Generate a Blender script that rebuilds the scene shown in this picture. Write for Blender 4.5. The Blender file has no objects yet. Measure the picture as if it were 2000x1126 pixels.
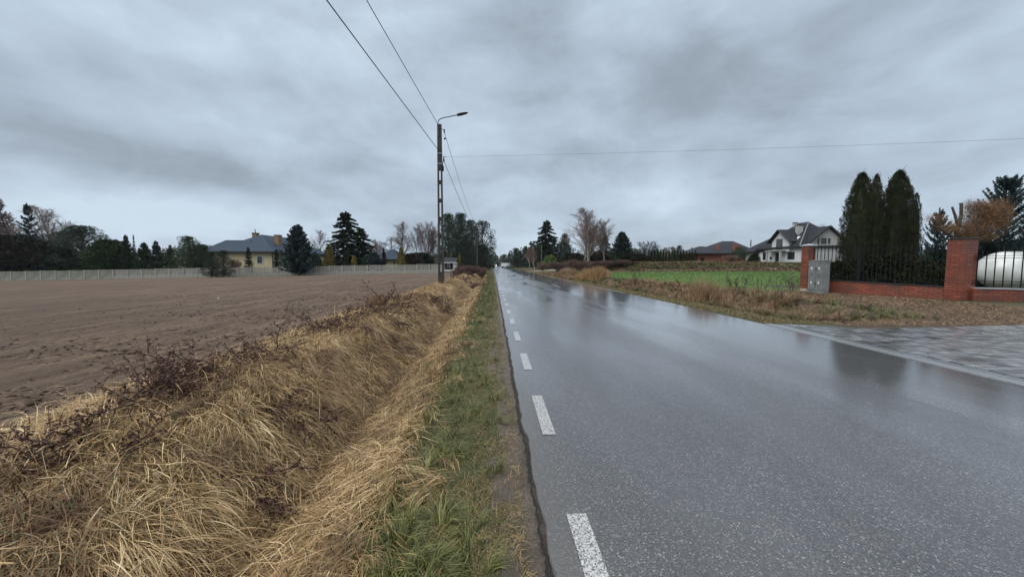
import bpy, math, random
import numpy as np
from mathutils import Vector, Matrix
random.seed(7)
rng = np.random.default_rng(11)
PI = math.pi
rad = math.radians
sc = bpy.context.scene
COL = sc.collection

# ------------------------------------------------------------------ camera
YAW, PITCH, CH, F = rad(2.93), rad(3.72), 1.5, 722.0
cam_d = bpy.data.cameras.new('camera')
cam_d.sensor_width = 36.0
cam_d.lens = 36.0 * F / 2000.0
cam_d.clip_start = 0.05
cam_d.clip_end = 6000
cam = bpy.data.objects.new('camera', cam_d)
COL.objects.link(cam)
cam.location = (0, 0, CH)
cam.rotation_euler = (rad(90) - PITCH, 0, -YAW)
sc.camera = cam
sc.view_settings.view_transform = 'Standard'
sc.view_settings.look = 'None'
sc.view_settings.exposure = 0.32
sc.view_settings.gamma = 1.0
sc.cycles.max_bounces = 6
sc.cycles.transparent_max_bounces = 8
sc.cycles.caustics_reflective = False
sc.cycles.caustics_refractive = False

# ------------------------------------------------------------------ node helper
class NT:
    def __init__(s, tree):
        s.t = tree; s.n = tree.nodes; s.l = tree.links
    def new(s, typ, **kw):
        nd = s.n.new(typ)
        for k, v in kw.items():
            if k.startswith('i_'):
                key = k[2:]
                key = int(key) if key.isdigit() else key.replace('_', ' ')
                s.put(nd.inputs[key], v)
            else:
                setattr(nd, k, v)
        return nd
    def put(s, sock, v):
        if isinstance(v, bpy.types.NodeSocket):
            s.l.new(v, sock)
        else:
            try: sock.default_value = v
            except Exception:
                sock.default_value = (v, v, v)
    def m(s, op, a, b=None, c=None, clamp=False):
        nd = s.n.new('ShaderNodeMath'); nd.operation = op; nd.use_clamp = clamp
        s.put(nd.inputs[0], a)
        if b is not None: s.put(nd.inputs[1], b)
        if c is not None: s.put(nd.inputs[2], c)
        return nd.outputs[0]
    def noise(s, vec, scale, detail=3, rough=0.55, dist=0.0):
        nd = s.n.new('ShaderNodeTexNoise')
        nd.inputs['Scale'].default_value = scale; nd.inputs['Detail'].default_value = detail
        nd.inputs['Roughness'].default_value = rough; nd.inputs['Distortion'].default_value = dist
        if vec is not None: s.l.new(vec, nd.inputs['Vector'])
        return nd.outputs['Fac']
    def ramp(s, fac, stops, interp='LINEAR'):
        nd = s.n.new('ShaderNodeValToRGB'); cr = nd.color_ramp; cr.interpolation = interp
        while len(cr.elements) < len(stops): cr.elements.new(0.5)
        for e, (p, c) in zip(cr.elements, stops):
            e.position = p
            e.color = (c, c, c, 1) if not isinstance(c, (tuple, list)) else (*c[:3], 1)
        s.put(nd.inputs[0], fac)
        return nd.outputs[0]
    def mix(s, fac, a, b, blend='MIX'):
        nd = s.n.new('ShaderNodeMix'); nd.data_type = 'RGBA'; nd.blend_type = blend
        s.put(nd.inputs[0], fac)
        for k, v in ((6, a), (7, b)):
            if isinstance(v, bpy.types.NodeSocket): s.l.new(v, nd.inputs[k])
            else: nd.inputs[k].default_value = (*v[:3], 1)
        return nd.outputs[2]
    def mapping(s, vec, scale=(1, 1, 1), rot=(0, 0, 0), loc=(0, 0, 0)):
        nd = s.n.new('ShaderNodeMapping'); s.l.new(vec, nd.inputs[0])
        nd.inputs['Scale'].default_value = scale; nd.inputs['Rotation'].default_value = rot; nd.inputs['Location'].default_value = loc
        return nd.outputs[0]

# ------------------------------------------------------------------ sky
SUN_EL, SUN_AZ = rad(42), rad(240)
w = bpy.data.worlds.new('World'); sc.world = w; w.use_nodes = True
T = NT(w.node_tree); T.n.clear()
out = T.new('ShaderNodeOutputWorld'); bg = T.new('ShaderNodeBackground'); bg.inputs['Strength'].default_value = 0.1
T.l.new(bg.outputs[0], out.inputs[0])
sky = T.new('ShaderNodeTexSky'); sky.sky_type = 'NISHITA'; sky.sun_disc = False
sky.sun_elevation = SUN_EL; sky.sun_rotation = SUN_AZ
tc = T.new('ShaderNodeTexCoord')
sep = T.new('ShaderNodeSeparateXYZ'); T.l.new(tc.outputs['Generated'], sep.inputs[0])
X, Y, Z = sep.outputs
zc = T.m('MAXIMUM', Z, 0.0)
den = T.m('ADD', zc, 0.26)
cmb = T.new('ShaderNodeCombineXYZ')
T.l.new(T.m('DIVIDE', X, den), cmb.inputs[0]); T.l.new(T.m('DIVIDE', Y, den), cmb.inputs[1])
P = T.mapping(cmb.outputs[0], scale=(1, 1.0, 1), rot=(0, 0, rad(-25)), loc=(3.1, 1.7, 0))
P2 = T.mapping(P, scale=(0.9, 0.9, 1))
n1 = T.noise(P2, 0.75, 4, 0.45, 0.4)
n2 = T.noise(P2, 2.6, 9, 0.58, 0.25)
az = T.m('ARCTAN2', X, Y)
el = T.m('ARCSINE', Z)
def gauss(a0, e0, sa, se, tilt=0.0):
    da = T.m('SUBTRACT', az, rad(a0)); de = T.m('SUBTRACT', el, rad(e0))
    de = T.m('SUBTRACT', de, T.m('MULTIPLY', da, tilt))
    q = T.m('ADD', T.m('POWER', T.m('DIVIDE', da, rad(sa)), 2.0), T.m('POWER', T.m('DIVIDE', de, rad(se)), 2.0))
    return T.m('EXPONENT', T.m('MULTIPLY', q, -1.0))
PD = T.mapping(tc.outputs['Generated'], scale=(1, 1, 1.9), loc=(1.3, .4, 2.2))
n3 = T.noise(PD, 3.1, 4, 0.5, 0.6); n4 = T.noise(PD, 9.0, 7, 0.6, 0.4)
v = T.m('ADD', T.m('ADD', T.m('MULTIPLY', n1, 0.30), T.m('MULTIPLY', n2, 0.18)), T.m('ADD', T.m('MULTIPLY', n3, 0.36), T.m('MULTIPLY', n4, 0.16)))
v = T.m('MULTIPLY', T.m('SUBTRACT', v, 0.5), 2.9)
#           az    el   sa  se  tilt  amp
for a0, e0, sa, se, tl, amp in ((-40, 11.0, 18, 3.0, -0.07, -0.42), (-30, 9.8, 7, 1.9, -0.05, -0.18), (-44, 5.5, 16, 2.0, -0.04, 0.22), (-15, 11.5, 5, 3.0, 0.2, 0.16),
                                (28, 20, 15, 6, 0.0, -0.20), (38, 9.8, 10, 3, -0.1, -0.26), (14, 15, 7, 4, -0.25, -0.18), (23, 8.8, 7, 2.0, -0.1, 0.20), (-2, 24, 8, 6, 0.5, 0.16),
                                (6, 33, 7, 5, 0, -0.14), (-30, 24, 12, 6, 0.3, 0.12), (24, 32, 9, 5, 0, .12), (0, 3.5, 60, 3.0, 0, 0.08)):
    v = T.m('ADD', v, T.m('MULTIPLY', gauss(a0, e0, sa, se, tl), amp))
v = T.m('ADD', v, 0.68, clamp=True)
cl = T.ramp(v, [(0.0, (2.25, 2.6, 3.05)), (0.3, (2.75, 3.25, 3.85)), (0.55, (3.5, 4.2, 5.0)), (0.8, (4.25, 5.1, 6.05)), (1.0, (4.95, 5.9, 6.9))])
# overcast skies are brighter towards the zenith
zen = T.m('ADD', 1.0, T.m('MULTIPLY', T.m('MAXIMUM', T.m('SUBTRACT', Z, 0.62), 0.0), 6.5))
clw = T.mix(T.m('MULTIPLY', T.m('SUBTRACT', Z, 0.6), 2.5, clamp=True), cl, (5.7, 5.45, 5.3))
cz = T.new('ShaderNodeVectorMath', operation='SCALE'); T.l.new(clw, cz.inputs[0]); T.l.new(zen, cz.inputs[3])
T.l.new(T.mix(0.95, sky.outputs[0], cz.outputs[0]), bg.inputs[0])

sd = bpy.data.lights.new('sun', 'SUN'); sd.energy = 1.5; sd.angle = rad(40); sd.color = (1.0, 0.97, 0.92)
sun = bpy.data.objects.new('sun', sd); COL.objects.link(sun)
sun.rotation_euler = (rad(90) - SUN_EL, 0, rad(-60))

# ------------------------------------------------------------------ pixel <-> world helpers (measured positions)
Fw = np.array([math.sin(YAW) * math.cos(PITCH), math.cos(YAW) * math.cos(PITCH), -math.sin(PITCH)])
Rt = np.array([math.cos(YAW), -math.sin(YAW), 0.0])
Up = np.cross(Rt, Fw)
Hd = np.array([math.sin(YAW), math.cos(YAW)])
def ray(px, py):
    return Fw + Rt * (px - 1000) / F + Up * (563 - py) / F
def W(px, py, D):
    r = ray(px, py); k = D / (r[0] * Hd[0] + r[1] * Hd[1])
    return np.array([0, 0, CH]) + r * k
def G(px, py, z=0.0):
    r = ray(px, py); k = (z - CH) / r[2]
    return np.array([0, 0, CH]) + r * k
def XY(px, D):
    p = W(px, 516, D); return p[0], p[1]
def ZZ(py, D, px=1000): return W(px, py, D)[2]

# ------------------------------------------------------------------ terrain
def sm(x, a, b):
    t = np.clip((x - a) / (b - a), 0, 1); return t * t * (3 - 2 * t)
_wr = np.random.default_rng(5)
_ws = [(_wr.uniform(0, 2 * PI), _wr.uniform(0, 6.28), f) for f in (0.7, 1.0, 1.45, 2.1, 2.9, 4.1, 6.0, 8.5)]
def fbm(x, y, s=1.0, octs=8):
    r = 0; a = 1.0; tot = 0
    for i, (th, ph, f) in enumerate(_ws[:octs]):
        f = f * s
        u = x * math.cos(th) + y * math.sin(th); q = -x * math.sin(th) + y * math.cos(th)
        r = r + a * np.sin(u * f + ph + 1.3 * np.sin(q * f * 0.7 + ph * 2)); tot += a; a *= 0.78
    return r / tot
FA = np.array(XY(-160, 56.2)); FB = np.array(XY(868, 64.0))     # concrete fence line
def fy(x): return FA[1] + (x - FA[0]) * (FB[1] - FA[1]) / (FB[0] - FA[0])
def RE(y): return np.interp(y, [0, 4.5, 9.0, 16, 900], [6.5, 6.53, 6.85, 7.0, 7.0])
PRX = [-4.4, -3.9, -3.4, -2.7, -2.2, -1.75, -1.45, -1.1, -0.65, -0.1, 0.35]
PRZ = [0.0, 0.04, 0.22, 0.38, 0.30, -0.20, -0.40, -0.24, -0.08, -0.035, -0.03]
def H(x, y):
    x = np.asarray(x, float); y = np.asarray(y, float)
    z = -0.0172 * np.clip(-x - 13, 0, 90) * (x < 0)
    behind = sm(y - fy(x), 1, 13) * sm(-x, 4, 9)
    z = z * (1 - behind) + behind * 0.8
    ditch = np.interp(x, PRX, PRZ)
    fade = 1 - sm(y, 42, 50)
    inside = ((x > -4.5) & (x < 0.35))
    bump = 0.10 * fbm(x, y, 1.5) * sm(x, -4.2, -3.3) * (1 - sm(x, -2.4, -1.7))
    ditch = np.where(ditch > 0, ditch * (0.3 + 0.7 * sm(y, 1.9, 3.8)), ditch)
    z = z + inside * (ditch * fade + bump * fade)
    # right side
    rz = np.interp(x, [6.4, 7.3, 8.3, 9.1, 9.9, 10.9, 12.5], [-0.03, -0.03, -0.06, -0.26, -0.22, 0.16, 0.02])
    rf = sm(y, 9.0, 11.5) * (1 - sm(y, 45, 52)) * (1 - sm(x, 12.4, 12.5))
    near = np.where(x > 6.4, -0.03, 0)
    z = z + (x > 6.4) * (rz * rf + (1 - rf) * near)
    z = z + 0.35 * sm(y, 26, 55) * sm(x, 13, 22)
    z = z + (1.38 + 0.16 * fbm(x, y, 0.25, 5)) * sm(y, 57, 64) * sm(x, 13, 24) * (1 - sm(y, 260, 420))
    z = z + (0.8) * sm(y, 60, 85) * sm(x, 8, 14) * (1 - sm(x, 14, 24)) * 0.5
    return z

# ------------------------------------------------------------------ mesh helpers
def obj(name, V, Fc, mat=None, parent=None, smooth=False, attrs=None):
    me = bpy.data.meshes.new(name)
    V = np.asarray(V, np.float32).reshape(-1, 3)
    if isinstance(Fc, np.ndarray):
        k = Fc.shape[1]; n = Fc.shape[0]
        me.vertices.add(len(V)); me.vertices.foreach_set('co', V.ravel())
        me.loops.add(n * k); me.loops.foreach_set('vertex_index', Fc.astype(np.int32).ravel())
        me.polygons.add(n); me.polygons.foreach_set('loop_start', np.arange(0, n * k, k, dtype=np.int32))
        try: me.polygons.foreach_set('loop_total', np.full(n, k, dtype=np.int32))
        except Exception: pass
        me.update(calc_edges=True)
    else:
        me.from_pydata([tuple(map(float, p)) for p in V], [], [tuple(f) for f in Fc]); me.update()
    if smooth: me.polygons.foreach_set('use_smooth', np.ones(len(me.polygons), bool))
    if attrs:
        for k, a in attrs.items():
            at = me.attributes.new(k, 'FLOAT', 'POINT'); at.data.foreach_set('value', np.asarray(a, np.float32).ravel())
    if mat: me.materials.append(mat)
    o = bpy.data.objects.new(name, me); COL.objects.link(o)
    if parent: o.parent = parent
    return o
def tag(o, label=None, cat=None, group=None, kind=None):
    if label: o['label'] = label
    if cat: o['category'] = cat
    if group: o['group'] = group
    if kind: o['kind'] = kind
    return o
def empty(name, loc, rz=0.0, scale=(1, 1, 1)):
    o = bpy.data.objects.new(name, None); COL.objects.link(o); o.location = tuple(map(float, loc)); o.rotation_euler = (0, 0, rz); o.scale = scale
    o.empty_display_size = 0.2
    return o
def inst(name, mesh, parent):
    o = bpy.data.objects.new(name, mesh); COL.objects.link(o); o.parent = parent; return o
class MB:
    def __init__(s): s.V = []; s.F = []
    def add(s, V, Fc):
        b = len(s.V); s.V += [tuple(map(float, p)) for p in V]; s.F += [tuple(i + b for i in f) for f in Fc]; return s
    def box(s, x0, x1, y0, y1, z0, z1):
        V = [(x0, y0, z0), (x1, y0, z0), (x1, y1, z0), (x0, y1, z0), (x0, y0, z1), (x1, y0, z1), (x1, y1, z1), (x0, y1, z1)]
        return s.add(V, [(0, 3, 2, 1), (4, 5, 6, 7), (0, 1, 5, 4), (1, 2, 6, 5), (2, 3, 7, 6), (3, 0, 4, 7)])
    def beam(s, a, b, wd, ht):
        a = Vector(a); b = Vector(b); d = (b - a).normalized()
        up = Vector((0, 0, 1)) if abs(d.z) < 0.95 else Vector((0, 1, 0))
        sd_ = d.cross(up).normalized() * wd / 2; u = sd_.cross(d).normalized() * ht / 2
        V = [p + i * sd_ + j * u for p in (a, b) for i, j in ((-1, -1), (1, -1), (1, 1), (-1, 1))]
        return s.add(V, [(0, 1, 2, 3), (7, 6, 5, 4), (0, 4, 5, 1), (1, 5, 6, 2), (2, 6, 7, 3), (3, 7, 4, 0)])
    def tube(s, pts, r, n=8, caps=True):
        pts = [Vector(p) for p in pts]; b = len(s.V)
        rs = r if isinstance(r, (list, tuple)) else [r] * len(pts)
        for i, p in enumerate(pts):
            d = (pts[min(i + 1, len(pts) - 1)] - pts[max(i - 1, 0)]).normalized()
            ref = Vector((0, 0, 1)) if abs(d.z) < 0.9 else Vector((1, 0, 0))
            u = d.cross(ref).normalized(); q = d.cross(u)
            for k in range(n):
                a = 2 * PI * k / n; s.V.append(tuple(p + (u * math.cos(a) + q * math.sin(a)) * rs[i]))
        for i in range(len(pts) - 1):
            for k in range(n):
                k2 = (k + 1) % n
                s.F.append((b + i * n + k, b + i * n + k2, b + (i + 1) * n + k2, b + (i + 1) * n + k))
        if caps:
            s.F.append(tuple(b + k for k in range(n - 1, -1, -1))); e = b + (len(pts) - 1) * n; s.F.append(tuple(e + k for k in range(n)))
        return s
    def slab(s, poly, t):
        """polygon (3d points) thickened by t downwards along its normal"""
        P = [Vector(p) for p in poly]; nrm = (P[1] - P[0]).cross(P[2] - P[0]).normalized()
        if nrm.z < 0: P.reverse(); nrm = -nrm
        n = len(P); V = P + [p - nrm * t for p in P]
        Fc = [tuple(range(n)), tuple(range(2 * n - 1, n - 1, -1))] + [(i, i + n, (i + 1) % n + n, (i + 1) % n) for i in range(n)]
        return s.add(V, Fc)
    def build(s, name, mat, parent=None, smooth=False, bevel=0):
        o = obj(name, s.V, s.F, mat, parent, smooth)
        if bevel:
            b = o.modifiers.new('b', 'BEVEL'); b.width = bevel; b.segments = 2; b.limit_method = 'ANGLE'
        return o

def strips(P, az, el, L, Wd, bend, segs, tint, wob=0.25, lift=None, ground=False, roll=0.5, tipfade=1.5, r=rng):
    """grass blades: returns V, F, tint"""
    N = len(P); pos = P.copy().astype(float)
    d = np.stack([np.cos(el) * np.cos(az), np.cos(el) * np.sin(az), np.sin(el)], 1)
    ra = az + PI / 2 + r.uniform(-roll, roll, N)
    side = np.stack([np.cos(ra), np.sin(ra), r.uniform(-0.4, 0.4, N)], 1)
    V = np.zeros((N, segs + 1, 2, 3)); wv = r.normal(0, wob, (N, 3)); wv[:, 2] *= 0.4
    step = (L / segs)[:, None]
    for k in range(segs + 1):
        t = k / segs; wd = Wd * (1 - t ** tipfade) * 0.5 + Wd * 0.04
        V[:, k, 0] = pos - side * wd[:, None]; V[:, k, 1] = pos + side * wd[:, None]
        d = d + wv / segs
        d[:, 2] -= bend / segs
        d /= np.linalg.norm(d, axis=1, keepdims=True)
        pos = pos + d * step
        if ground:
            g = H(pos[:, 0], pos[:, 1]) + lift
            low = pos[:, 2] < g; pos[:, 2] = np.where(low, g, pos[:, 2]); d[:, 2] = np.where(low, np.maximum(d[:, 2], -0.12), d[:, 2])
    base = np.arange(N)[:, None] * (segs + 1) * 2 + np.arange(segs)[None] * 2
    Fq = np.stack([base, base + 1, base + 3, base + 2], -1).reshape(-1, 4)
    ti = np.repeat(tint, (segs + 1) * 2)
    tt = np.tile(np.repeat(np.linspace(0, 1, segs + 1), 2), N)
    return V.reshape(-1, 3), Fq, ti, tt
def join(parts):
    Vs, Fs, As, Bs = [], [], [], []; b = 0
    for V, Fq, a, t in parts:
        Vs.append(V); Fs.append(Fq + b); As.append(a); Bs.append(t); b += len(V)
    return np.concatenate(Vs), np.concatenate(Fs), np.concatenate(As), np.concatenate(Bs)

def branches(P, D, L, R0, R1, segs=3, bend=0.0, wob=0.2, sides=3, r=rng):
    """curved tapering tubes; bend>0 bends up, <0 droops. returns V, F, path (N,segs+1,3), dirs"""
    N = len(P); pos = P.astype(float).copy(); d = D / np.linalg.norm(D, axis=1, keepdims=True)
    L = np.broadcast_to(L, (N,)); R0 = np.broadcast_to(R0, (N,)); R1 = np.broadcast_to(R1, (N,))
    path = np.zeros((N, segs + 1, 3)); dirs = np.zeros_like(path); V = np.zeros((N, segs + 1, sides, 3))
    for k in range(segs + 1):
        path[:, k] = pos; dirs[:, k] = d
        ref = np.where(np.abs(d[:, 2:3]) < 0.9, np.array([[0, 0, 1.0]]), np.array([[1.0, 0, 0]]))
        u = np.cross(d, ref); u /= np.linalg.norm(u, axis=1, keepdims=True); q = np.cross(d, u)
        rr = (R0 + (R1 - R0) * k / segs)[:, None]
        for j in range(sides):
            a = 2 * PI * j / sides; V[:, k, j] = pos + (u * math.cos(a) + q * math.sin(a)) * rr
        d = d + r.normal(0, wob, (N, 3)) / math.sqrt(segs); d[:, 2] += bend / segs; d /= np.linalg.norm(d, axis=1, keepdims=True)
        pos = pos + d * (L / segs)[:, None]
    b = (np.arange(N) * (segs + 1) * sides)[:, None, None] + (np.arange(segs) * sides)[None, :, None]
    j = np.arange(sides)[None, None]; j2 = (j + 1) % sides
    Fq = np.stack([b + j, b + j2, b + sides + j2, b + sides + j], -1).reshape(-1, 4)
    return V.reshape(-1, 3), Fq, path, dirs
def spawn(path, dirs, n, t0, t1, spread, r=rng, up=0.0):
    """n children per branch between t0..t1; returns P, D, t, idx"""
    N, S, _ = path.shape; t = (r.uniform(0, 1, (N, n)) + np.arange(n)[None]) / n * (t1 - t0) + t0
    f = t * (S - 1); i = np.minimum(f.astype(int), S - 2); fr = (f - i)[..., None]
    rows = np.arange(N)[:, None]
    P = path[rows, i] * (1 - fr) + path[rows, i + 1] * fr
    D = dirs[rows, i]; q = r.normal(0, 1, D.shape)
    q = q - (q * D).sum(-1, keepdims=True) * D; q /= np.linalg.norm(q, axis=-1, keepdims=True)
    D2 = D * math.cos(spread) + q * math.sin(spread); D2[..., 2] += up
    return P.reshape(-1, 3), D2.reshape(-1, 3), t.reshape(-1), np.repeat(np.arange(N), n)
def joinVF(parts):
    Vs, Fs = [], []; b = 0
    for V, Fq in parts: Vs.append(V); Fs.append(Fq + b); b += len(V)
    return np.concatenate(Vs), np.concatenate(Fs)
def leaves(C, D, L, Wd, r=rng):
    """diamond shaped leaf / needle-spray quads"""
    N = len(C); D = D / (np.linalg.norm(D, axis=1, keepdims=True) + 1e-9)
    q = r.normal(0, 1, (N, 3)); s = np.cross(D, q); s /= (np.linalg.norm(s, axis=1, keepdims=True) + 1e-9)
    L = np.broadcast_to(L, (N,))[:, None]; Wd = np.broadcast_to(Wd, (N,))[:, None]
    V = np.stack([C, C + D * L * .45 + s * Wd * .5, C + D * L, C + D * L * .45 - s * Wd * .5], 1)
    Fq = np.arange(N * 4).reshape(N, 4)
    return V.reshape(-1, 3), Fq

# ------------------------------------------------------------------ materials
def mat(name):
    m = bpy.data.materials.new(name); m.use_nodes = True; t = NT(m.node_tree)
    b = t.n['Principled BSDF']; return m, t, b
def pos_of(t): return t.new('ShaderNodeNewGeometry').outputs['Position']
def objc(t): return t.new('ShaderNodeTexCoord').outputs['Object']
def simple(name, c1, c2=None, scale=4, rough=0.7, bump=0.0, bscale=40, metal=0, spec=0.4, coat=0, obj_space=True, stretch=(1, 1, 1)):
    m, t, b = mat(name); co = objc(t) if obj_space else pos_of(t)
    co = t.mapping(co, scale=stretch)
    if c2:
        n = t.noise(co, scale, 5, 0.6)
        t.put(b.inputs['Base Color'], t.mix(t.ramp(n, [(0.32, 0.0), (0.68, 1.0)]), c1, c2))
    else: b.inputs['Base Color'].default_value = (*c1, 1)
    b.inputs['Roughness'].default_value = rough; b.inputs['Metallic'].default_value = metal
    b.inputs['Specular IOR Level'].default_value = spec; b.inputs['Coat Weight'].default_value = coat; b.inputs['Coat Roughness'].default_value = 0.15
    if bump:
        bp = t.new('ShaderNodeBump'); bp.inputs['Strength'].default_value = bump; bp.inputs['Distance'].default_value = 0.02
        t.l.new(t.noise(co, bscale, 4, 0.6), bp.inputs['Height']); t.l.new(bp.outputs[0], b.inputs['Normal'])
    return m
def blade_mat(name, stops, rough=0.55, spec=0.35, trans=0.0, clump=None):
    m, t, b = mat(name)
    a = t.new('ShaderNodeAttribute', attribute_name='tint').outputs['Fac']
    c = t.ramp(a, stops)
    if clump:
        n = t.noise(pos_of(t), clump[0], 3, 0.6)
        c = t.mix(t.ramp(n, [(clump[2], 0.0), (clump[3], 1.0)]), c, clump[1])
    t.put(b.inputs['Base Color'], c)
    b.inputs['Roughness'].default_value = rough; b.inputs['Specular IOR Level'].default_value = spec
    return m
def leaf_mat(name, c1, c2, c3=None, scale=1.2):
    """random per-island variation + larger light / dark clumps"""
    m, t, b = mat(name)
    rnd = t.new('ShaderNodeNewGeometry').outputs['Random Per Island']
    c = t.ramp(rnd, [(0, c1), (0.6, c2), (1, c3 or c2)])
    c = t.mix(1.0, c, t.ramp(t.noise(pos_of(t), scale, 3, .6), [(.3, .4), (.7, 1.9)]), 'MULTIPLY')
    t.put(b.inputs['Base Color'], c); b.inputs['Roughness'].default_value = 0.6; b.inputs['Specular IOR Level'].default_value = 0.25
    return m

M = {}
M['spruce'] = leaf_mat('spruce_needles', (.007, .016, .010), (.014, .030, .017), (.024, .045, .026))
M['spruce_blue'] = leaf_mat('blue_spruce_needles', (.010, .022, .020), (.022, .044, .042), (.045, .075, .075))
M['pine'] = leaf_mat('pine_needles', (.008, .020, .012), (.017, .038, .020), (.035, .065, .035))
M['green'] = leaf_mat('green_needles', (.014, .030, .012), (.028, .055, .022), (.05, .08, .03))
M['gold'] = leaf_mat('golden_needles', (.05, .042, .012), (.13, .105, .028), (.27, .21, .06))
M['thuja'] = leaf_mat('thuja_fronds', (.007, .011, .003), (.016, .021, .006), (.038, .040, .012), 2.6)
M['dull'] = leaf_mat('hedge_leaves', (.012, .014, .009), (.028, .026, .016), (.05, .038, .025))
M['lime'] = leaf_mat('bright_leaves', (.05, .08, .02), (.12, .16, .05), (.22, .26, .10))
M['rust'] = leaf_mat('rusty_foliage', (.10, .05, .02), (.22, .12, .045), (.34, .2, .08))
M['orangeleaf'] = leaf_mat('orange_foliage', (.06, .03, .015), (.14, .075, .034), (.25, .14, .065), 4.0)
M['bark'] = simple('dark_bark', (.045, .035, .028), (.09, .07, .055), 8, .9, .5, 30)
M['birch'] = simple('birch_bark', (.42, .38, .34), (.16, .12, .10), 3, .8, .2, 20)
M['twig'] = simple('twigs', (.14, .095, .085), (.21, .15, .135), 3, .8)
M['twig_red'] = simple('reddish_twigs', (.11, .066, .056), (.17, .11, .092), 3, .8)
M['twig_pale'] = simple('pale_twigs', (.26, .21, .18), (.34, .28, .24), 3, .8)
M['twig_dark'] = simple('dark_twigs', (.05, .035, .04), (.09, .065, .065), 3, .8)
M['twig_rust'] = simple('rusty_twigs', (.17, .10, .078), (.23, .145, .115), 3, .8)
M['bramble'] = simple('bramble_stem', (.045, .020, .015), (.10, .045, .032), 9, .6)
M['bramble_leaf'] = leaf_mat('bramble_leaf', (.03, .016, .012), (.06, .03, .02), (.12, .065, .04))
M['concrete'] = simple('pale_concrete', (.40, .39, .35), (.29, .29, .25), 1.3, .9, .3, 18)
M['concrete_open'] = simple('weathered_concrete', (.38, .37, .33), (.24, .24, .205), 2.3, .9, .3, 18)
M['concrete_moss'] = simple('mossy_concrete', (.15, .165, .12), (.30, .30, .255), 1.2, .9, .3, 18)
M['pole_conc'] = simple('pole_concrete', (.035, .03, .026), (.065, .056, .05), 2.5, .9, .4, 30, stretch=(1, 1, .4))
M['steel'] = simple('galvanised_steel', (.10, .11, .12), None, rough=.5, metal=.6)
M['black'] = simple('black_paint', (.008, .008, .009), None, rough=.6, spec=.15)
M['cable'] = simple('cable_black', (.03, .032, .036), None, rough=.6)
M['cream'] = simple('cream_render', (.56, .48, .30), (.5, .42, .26), .8, .9)
M['white_wall'] = simple('white_render', (.62, .64, .64), (.54, .56, .56), .5, .9)
M['grey_wall'] = simple('grey_render', (.40, .40, .38), (.35, .35, .34), .6, .9)
M['fascia'] = simple('dark_fascia', (.02, .017, .016), None, rough=.5)
M['frame_white'] = simple('white_frame', (.65, .66, .66), None, rough=.5)
M['glass'] = simple('window_glass', (.02, .024, .03), None, rough=.08, spec=.8)
M['yellowbrick'] = simple('tan_brick', (.27, .18, .10), (.19, .12, .07), 6, .9)
M['redbrick_far'] = simple('raw_red_brick', (.27, .10, .06), (.18, .07, .045), 5, .9)
M['roof_white'] = simple('skylight_glass', (.75, .8, .85), None, rough=.1)
M['tank'] = simple('white_tank_paint', (.70, .72, .71), (.46, .49, .45), 1.6, .35, coat=.4)
M['cap_white'] = simple('zinc_cap', (.42, .45, .48), (.34, .37, .4), 3, .35, metal=.3)
M['cap_dark'] = simple('dark_coping', (.03, .03, .035), None, rough=.22, spec=.6)
M['cabinet'] = simple('grey_polyester', (.24, .25, .25), (.13, .135, .13), 3.5, .6, .1, 30)
M['cabinet_dark'] = simple('grey_frame_groove', (.06, .063, .065), None, rough=.7)
M['sticker'] = simple('white_sticker', (.75, .77, .77), None, rough=.5)
M['plinth'] = simple('plinth_concrete', (.45, .42, .36), (.33, .3, .25), 3, .9, .3, 30)
M['white_thing'] = simple('white_paint', (.62, .64, .64), None, rough=.5)
M['brown_board'] = simple('brown_boards', (.20, .09, .05), (.13, .06, .035), 3, .8)
M['kerb'] = simple('wet_kerb_stone', (.17, .185, .195), (.21, .225, .235), 2.5, .25, .1, 60, spec=.6, obj_space=False)
M['gutter'] = simple('wet_gutter_stone', (.15, .165, .17), (.10, .11, .115), 2.0, .22, .1, 60, spec=.6, obj_space=False)
M['wood_post'] = simple('grey_post', (.16, .14, .12), (.1, .09, .08), 4, .9)
M['stone'] = simple('pale_stone', (.5, .48, .44), None, rough=.8)

def roof_mat(name, col, col2):
    m, t, b = mat(name); co = objc(t)
    sp = t.new('ShaderNodeSeparateXYZ'); t.l.new(co, sp.inputs[0])
    wv = t.m('FRACT', t.m('MULTIPLY', sp.outputs[2], 4.6))
    wx = t.m('SINE', t.m('MULTIPLY', t.m('ADD', sp.outputs[0], sp.outputs[1]), 21.0))
    hgt = t.m('ADD', t.m('MULTIPLY', wv, 1.0), t.m('MULTIPLY', wx, 0.3))
    bp = t.new('ShaderNodeBump'); bp.inputs['Strength'].default_value = .9; bp.inputs['Distance'].default_value = .05
    t.l.new(hgt, bp.inputs['Height']); t.l.new(bp.outputs[0], b.inputs['Normal'])
    n = t.noise(co, 1.2, 4)
    t.put(b.inputs['Base Color'], t.mix(n, col, col2)); b.inputs['Roughness'].default_value = .65; b.inputs['Specular IOR Level'].default_value = .18
    return m
M['roof_blue'] = roof_mat('slate_blue_tiles', (.026, .044, .068), (.04, .06, .088))
M['roof_grey'] = roof_mat('graphite_tiles', (.018, .020, .025), (.03, .032, .038))

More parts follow.
